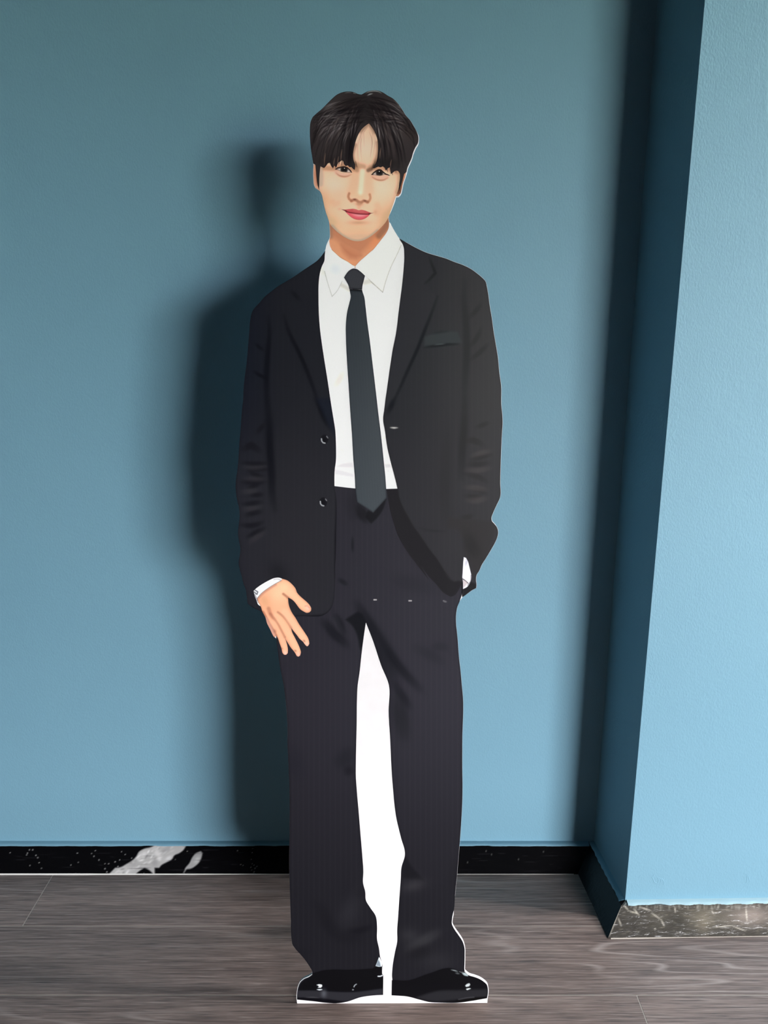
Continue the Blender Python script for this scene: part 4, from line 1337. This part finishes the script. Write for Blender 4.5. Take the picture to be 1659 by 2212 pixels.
def skirting(name, i, painter, base, res=None, mat=None):
    """one run between wall corners i and i+1; res = (metres along, samples over the face)"""
    A = [off_pt(i, d) for d, z in PROF]
    B = [off_pt(i + 1, d) for d, z in PROF]
    L = (B[0] - A[0]).length
    na = max(1, int(L / res[0])) if res else 1
    ts = np.linspace(0, 1, na + 1)
    rows = []
    for k_ in range(len(PROF)):
        if k_ == 1 and res:
            for q in np.linspace(0, 1, res[1], endpoint=False):
                rows.append((A[1].lerp(A[2], q), B[1].lerp(B[2], q), PROF[1][1] + (PROF[2][1] - PROF[1][1]) * q))
        else:
            rows.append((A[k_], B[k_], PROF[k_][1]))
    V, Fc = [], []
    for a, b, z in rows:
        for t in ts:
            q = a.lerp(b, t)
            V.append((q.x, q.y, z))
    m_ = na + 1
    for r_ in range(len(rows) - 1):
        for c_ in range(na):
            Fc.append((r_ * m_ + c_, r_ * m_ + c_ + 1, (r_ + 1) * m_ + c_ + 1, (r_ + 1) * m_ + c_))
    # ends and back
    nB = len(V)
    ea, eb = PL[i], PL[i + 1]
    V += [(ea.x, ea.y, 0), (eb.x, eb.y, 0)]
    Fc.append(tuple([nB] + [r_ * m_ for r_ in range(len(rows))])[::-1])
    Fc.append(tuple([nB + 1] + [r_ * m_ + na for r_ in range(len(rows))]))
    me = mesh(name, V, Fc)
    px = to_px(V)
    pt = Paint(px, base)
    if painter:
        painter(pt)
    at = me.color_attributes.new('print', 'FLOAT_COLOR', 'POINT')
    c = np.ones((len(V), 4))
    c[:, :3] = lin(np.clip(pt.C, 0, 255))
    at.data.foreach_set('color', c.ravel().astype(np.float32))
    return obj(name, me, mat or M_SKIRT, None, 'structure')


KB = crop(0, 1800, 5.027)
KC = crop(330, 1800, 5.027)


def paint_back_skirt(p):
    # white marble vein
    v = KB((1160, 460), (1205, 420), (1250, 375), (1310, 368), (1370, 335), (1430, 300), (1480, 250), (1510, 200), (1560, 170), (1640, 150)) + \
        KC((60, 110), (200, 110), (330, 130), (360, 140), (330, 185), (290, 215), (230, 245), (210, 280), (150, 315), (90, 350), (70, 375), (20, 375), (22, 462)) + \
        KB((1620, 400), (1570, 375), (1500, 420), (1455, 462))
    p.fill(v, (176, 174, 172), 1.6, 0.95)
    for c, rx, ry, col in (((1560, 230), 10, 6, (226, 224, 222)), ((1300, 420), 16, 6, (208, 206, 204)), ((1440, 350), 12, 6, (150, 148, 148)), ((1400, 400), 10, 6, (196, 194, 192))):
        p.blob(KB(c)[0], rx, ry, col, 0.6, -35)
    for k_ in range(60):
        x_ = RNG.uniform(240, 375)
        y_ = 1886 - (x_ - 240) * 0.42 + RNG.uniform(-12, 16)
        if p.C[np.argmin(((p.P - (x_, y_)) ** 2).sum(1))][0] > 90:
            v_ = RNG.uniform(120, 240)
            p.stroke([(x_, y_), (x_ + RNG.uniform(4, 12), y_ - RNG.uniform(1, 9))], (v_, v_ - 2, v_ - 4), 1.0, 1.6, RNG.uniform(.3, .7), .6)
    for c, rx, ry, col in (((50, 220), 8, 14, (222, 220, 218)), ((150, 180), 14, 6, (150, 150, 150)), ((170, 270), 8, 4, (220, 220, 220)), ((20, 320), 8, 8, (140, 139, 138))):
        p.blob(KC(c)[0], rx, ry, col, 0.6, -30)
    p.fill(KC((430, 260), (470, 215), (520, 195), (540, 215), (530, 260), (500, 320), (470, 350), (410, 385), (370, 390), (340, 425), (350, 385), (400, 320)), (158, 157, 156), 1.6, 0.95)
    p.blob(KC((480, 290))[0], 8, 5, (200, 199, 198), 0.7, -50)
    p.stroke(KC((340, 420), (336, 450)), (110, 110, 110), 1, 1.2, 0.7)
    # chips and flecks
    pts = KB((110, 212), (290, 235), (298, 215), (325, 350), (355, 180), (390, 240), (425, 320), (450, 380), (410, 265), (320, 180), (840, 215), (850, 315), (995, 220), (1035, 190), (1020, 250), (1075, 290), (1140, 330),
             (1180, 330), (1140, 385), (1250, 310), (1300, 290), (1320, 200), (1360, 230), (1430, 270), (770, 345), (820, 440), (1280, 360), (1160, 420), (1165, 440), (1560, 440))
    for x_, y_ in pts:
        p.blob((x_, y_), RNG.uniform(0.9, 1.5), RNG.uniform(0.9, 1.6), (190, 188, 186), 0.9)
    for x_, y_ in KC((375, 195), (245, 285), (920, 190), (1085, 165), (1080, 210), (955, 340), (980, 350), (1070, 285), (1080, 330), (1100, 345), (1065, 370), (1110, 380), (1130, 360), (1075, 400), (1100, 420), (1090, 440)):
        p.blob((x_, y_), RNG.uniform(0.8, 1.4), RNG.uniform(0.8, 1.6), (150, 150, 146), 0.85)
    for k_ in range(60):
        x_, y_ = RNG.uniform(0, 1240), RNG.uniform(1836, 1886)
        p.stroke([(x_, y_), (x_ + RNG.uniform(10, 50), y_ + RNG.uniform(-.6, .6))], (44, 43, 46), 0.6, 0.7, RNG.uniform(.15, .5), .8)
    for x_ in (1010, 1050, 1062, 1120, 1174):
        p.blob((x_, RNG.uniform(1838, 1872)), 1.0, 2.0, (130, 128, 124), 0.7)


sb = skirting('baseboard_back', 0, paint_back_skirt, (9, 9, 11), (0.0016, 40))
sr_ = skirting('baseboard_return', 1, None, (8, 8, 10))


def paint_right_skirt(p):  # window sheen and glints on black film put into its colour, plus pale chips
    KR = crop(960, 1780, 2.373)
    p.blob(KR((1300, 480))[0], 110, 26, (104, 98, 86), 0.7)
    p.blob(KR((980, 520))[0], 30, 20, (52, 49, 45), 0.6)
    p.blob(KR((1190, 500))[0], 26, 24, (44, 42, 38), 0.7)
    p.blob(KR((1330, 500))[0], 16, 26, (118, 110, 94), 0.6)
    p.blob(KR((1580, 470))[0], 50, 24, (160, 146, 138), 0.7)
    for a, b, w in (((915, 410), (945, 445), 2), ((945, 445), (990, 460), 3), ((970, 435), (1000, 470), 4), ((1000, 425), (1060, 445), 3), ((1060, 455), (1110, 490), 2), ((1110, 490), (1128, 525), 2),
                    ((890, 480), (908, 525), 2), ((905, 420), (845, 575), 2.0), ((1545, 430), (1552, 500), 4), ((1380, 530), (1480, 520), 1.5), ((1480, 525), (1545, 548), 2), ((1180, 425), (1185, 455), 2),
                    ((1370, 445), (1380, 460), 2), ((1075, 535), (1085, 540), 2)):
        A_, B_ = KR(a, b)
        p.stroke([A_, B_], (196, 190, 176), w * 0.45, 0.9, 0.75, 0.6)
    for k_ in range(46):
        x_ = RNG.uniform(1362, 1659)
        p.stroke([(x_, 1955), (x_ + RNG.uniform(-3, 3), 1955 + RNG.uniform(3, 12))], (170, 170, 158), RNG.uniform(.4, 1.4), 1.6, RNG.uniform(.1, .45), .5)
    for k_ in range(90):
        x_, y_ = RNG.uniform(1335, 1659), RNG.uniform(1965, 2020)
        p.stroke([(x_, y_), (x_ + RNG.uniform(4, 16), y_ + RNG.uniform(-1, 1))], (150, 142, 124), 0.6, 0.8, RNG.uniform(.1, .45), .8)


sp = skirting('baseboard_right', 2, paint_right_skirt, (54, 51, 46), (0.002, 34), M_SKIRT2)  # grey base is sheen painted over the black film's own colour


# ragged paint lapping over the top ledges, white caulk at the floor line
def ledge_strip(name, i, x_from, x_to, d_out, amp, z, mat, parent, n=260):
    t0, t1 = None, None
    a, b = PL[i], PL[i + 1]
    dr = (b - a).normalized()
    nr = Vector((dr.y, -dr.x))
    V, Fc = [], []
    for k_ in range(n + 1):
        x_ = x_from + (x_to - x_from) * k_ / n
        q = a + dr * ((x_ - a.x) / dr.x) if abs(dr.x) > .3 else a.lerp(b, k_ / n)
        o_ = d_out + amp * (0.25 * (RNG.random() - 0.5) + 0.4 * math.sin(k_ * 0.13 + math.sin(k_ * .05) * 3) + 0.3 * math.sin(k_ * .47 + 1))
        w = q + nr * o_
        V += [(q.x, q.y, z + 0.0035), (q.x + nr.x * o_ * .5, q.y + nr.y * o_ * .5, z + 0.0022), (w.x, w.y, z + 0.0004), (w.x + nr.x * .0006, w.y + nr.y * .0006, z - 0.0012)]
    for k_ in range(n):
        for j in range(3):
            s_ = k_ * 4 + j
            Fc.append((s_, s_ + 1, s_ + 5, s_ + 4))
    return obj(name, mesh(name, V, Fc, True), mat, parent)


M_EDGE = flat_mat('pale_teal_paint_edge', (0.30, 0.45, 0.50), 0.5)
ledge_strip('paint_lap', 0, X0, 0.525, 0.0135, 0.0015, 0.0508, M_WALL, sb, 700)
ledge_strip('paint_lap', 1, 0, 1, 0.0125, 0.0016, 0.0508, M_WALL, sr_, 120)
ledge_strip('paint_lap', 2, 0.56, 1.98, 0.0120, 0.0036, 0.0508, M_EDGE, sp, 420)


def bead(name, i, d, r0, x_from, x_to, parent, mat, n=120):
    a, b = PL[i], PL[i + 1]
    dr = (b - a).normalized()
    nr = Vector((dr.y, -dr.x))
    V, Fc = [], []
    for k_ in range(n + 1):
        x_ = x_from + (x_to - x_from) * k_ / n
        q = a + dr * ((x_ - a.x) / dr.x)
        w_ = r0(x_)
        for dd, zz in ((d - .001, .0002), (d - .001, w_ * .9), (d + w_ * .6, w_ * .6), (d + w_, .0002)):
            V.append((q.x + nr.x * dd, q.y + nr.y * dd, zz))
    for k_ in range(n):
        for j in range(3):
            s_ = k_ * 4 + j
            Fc.append((s_, s_ + 1, s_ + 5, s_ + 4))
    return obj(name, mesh(name, V, Fc), mat, parent)


bead('caulk_bead', 0, 0.0562, lambda x: 0.0034 if x < -0.72 else 0.0016 + 0.0012 * max(0, (-0.3 - x) / .42) if x < -.3 else .0009, X0, 0.478, sb, M_CAULK)
bead('caulk_bead', 2, 0.0562, lambda x: 0.0014 + 0.0010 * max(0, math.sin(x * 14)), 0.51, 1.98, sp, M_JOINT)

# small knocks in the wall plaster: little raised strokes of the same paint
wc = bpy.data.objects['wall_corner']


def wall_stroke(pts, w, parent, plane):
    a, b = plane
    dr = (b - a).normalized()
    nr = Vector((dr.y, -dr.x))
    o0 = np.array([0, 0, CAM_H])
    P3 = []
    for q in spline(pts, 1.2, False):
        d = ray(q[0], q[1])
        n3 = np.array([nr.x, nr.y, 0])
        t = ((np.array([a.x, a.y, 0]) - o0) @ n3) / (d @ n3)
        P3.append(o0 + d * t)
    P3 = np.array(P3)
    V, Fc = [], []
    t3 = np.gradient(P3, axis=0)
    n3 = np.array([nr.x, nr.y, 0])
    for c_, t_ in zip(P3, t3):
        s_ = np.cross(n3, t_ / (np.linalg.norm(t_) + 1e-9))
        V += [c_ - s_ * w, c_ + n3 * w * 0.7, c_ + s_ * w]
    for k_ in range(len(P3) - 1):
        for j in range(2):
            Fc.append((k_ * 3 + j, k_ * 3 + j + 1, k_ * 3 + j + 4, k_ * 3 + j + 3))
    return obj('paint_ridge', mesh('paint_ridge', V, Fc, True), M_WALL, parent)


KR = crop(960, 1780, 2.373)
for q in (KR((1075, 258), (1068, 275), (1075, 300)), KR((1062, 270), (1080, 300), (1092, 305)), KR((1090, 270), (1098, 285), (1095, 305)), KR((1100, 275), (1112, 285), (1110, 300)),
          KR((1112, 278), (1122, 290), (1125, 310)), KR((1548, 255), (1552, 280), (1550, 300)), KR((1556, 262), (1566, 295)), KR((1005, 262), (1003, 272)), KR((1240, 280), (1246, 284))):
    wall_stroke(q, 0.0011, wc, (PB, PC))
wb = bpy.data.objects['wall_back']
wall_stroke([(1383, 358), (1381, 400), (1379, 441)], 0.0009, wb, (PL[0], PA))
wall_stroke(KR((150, 70), (165, 85), (200, 88), (205, 75), (235, 80), (240, 92)), 0.0009, wb, (PL[0], PA))
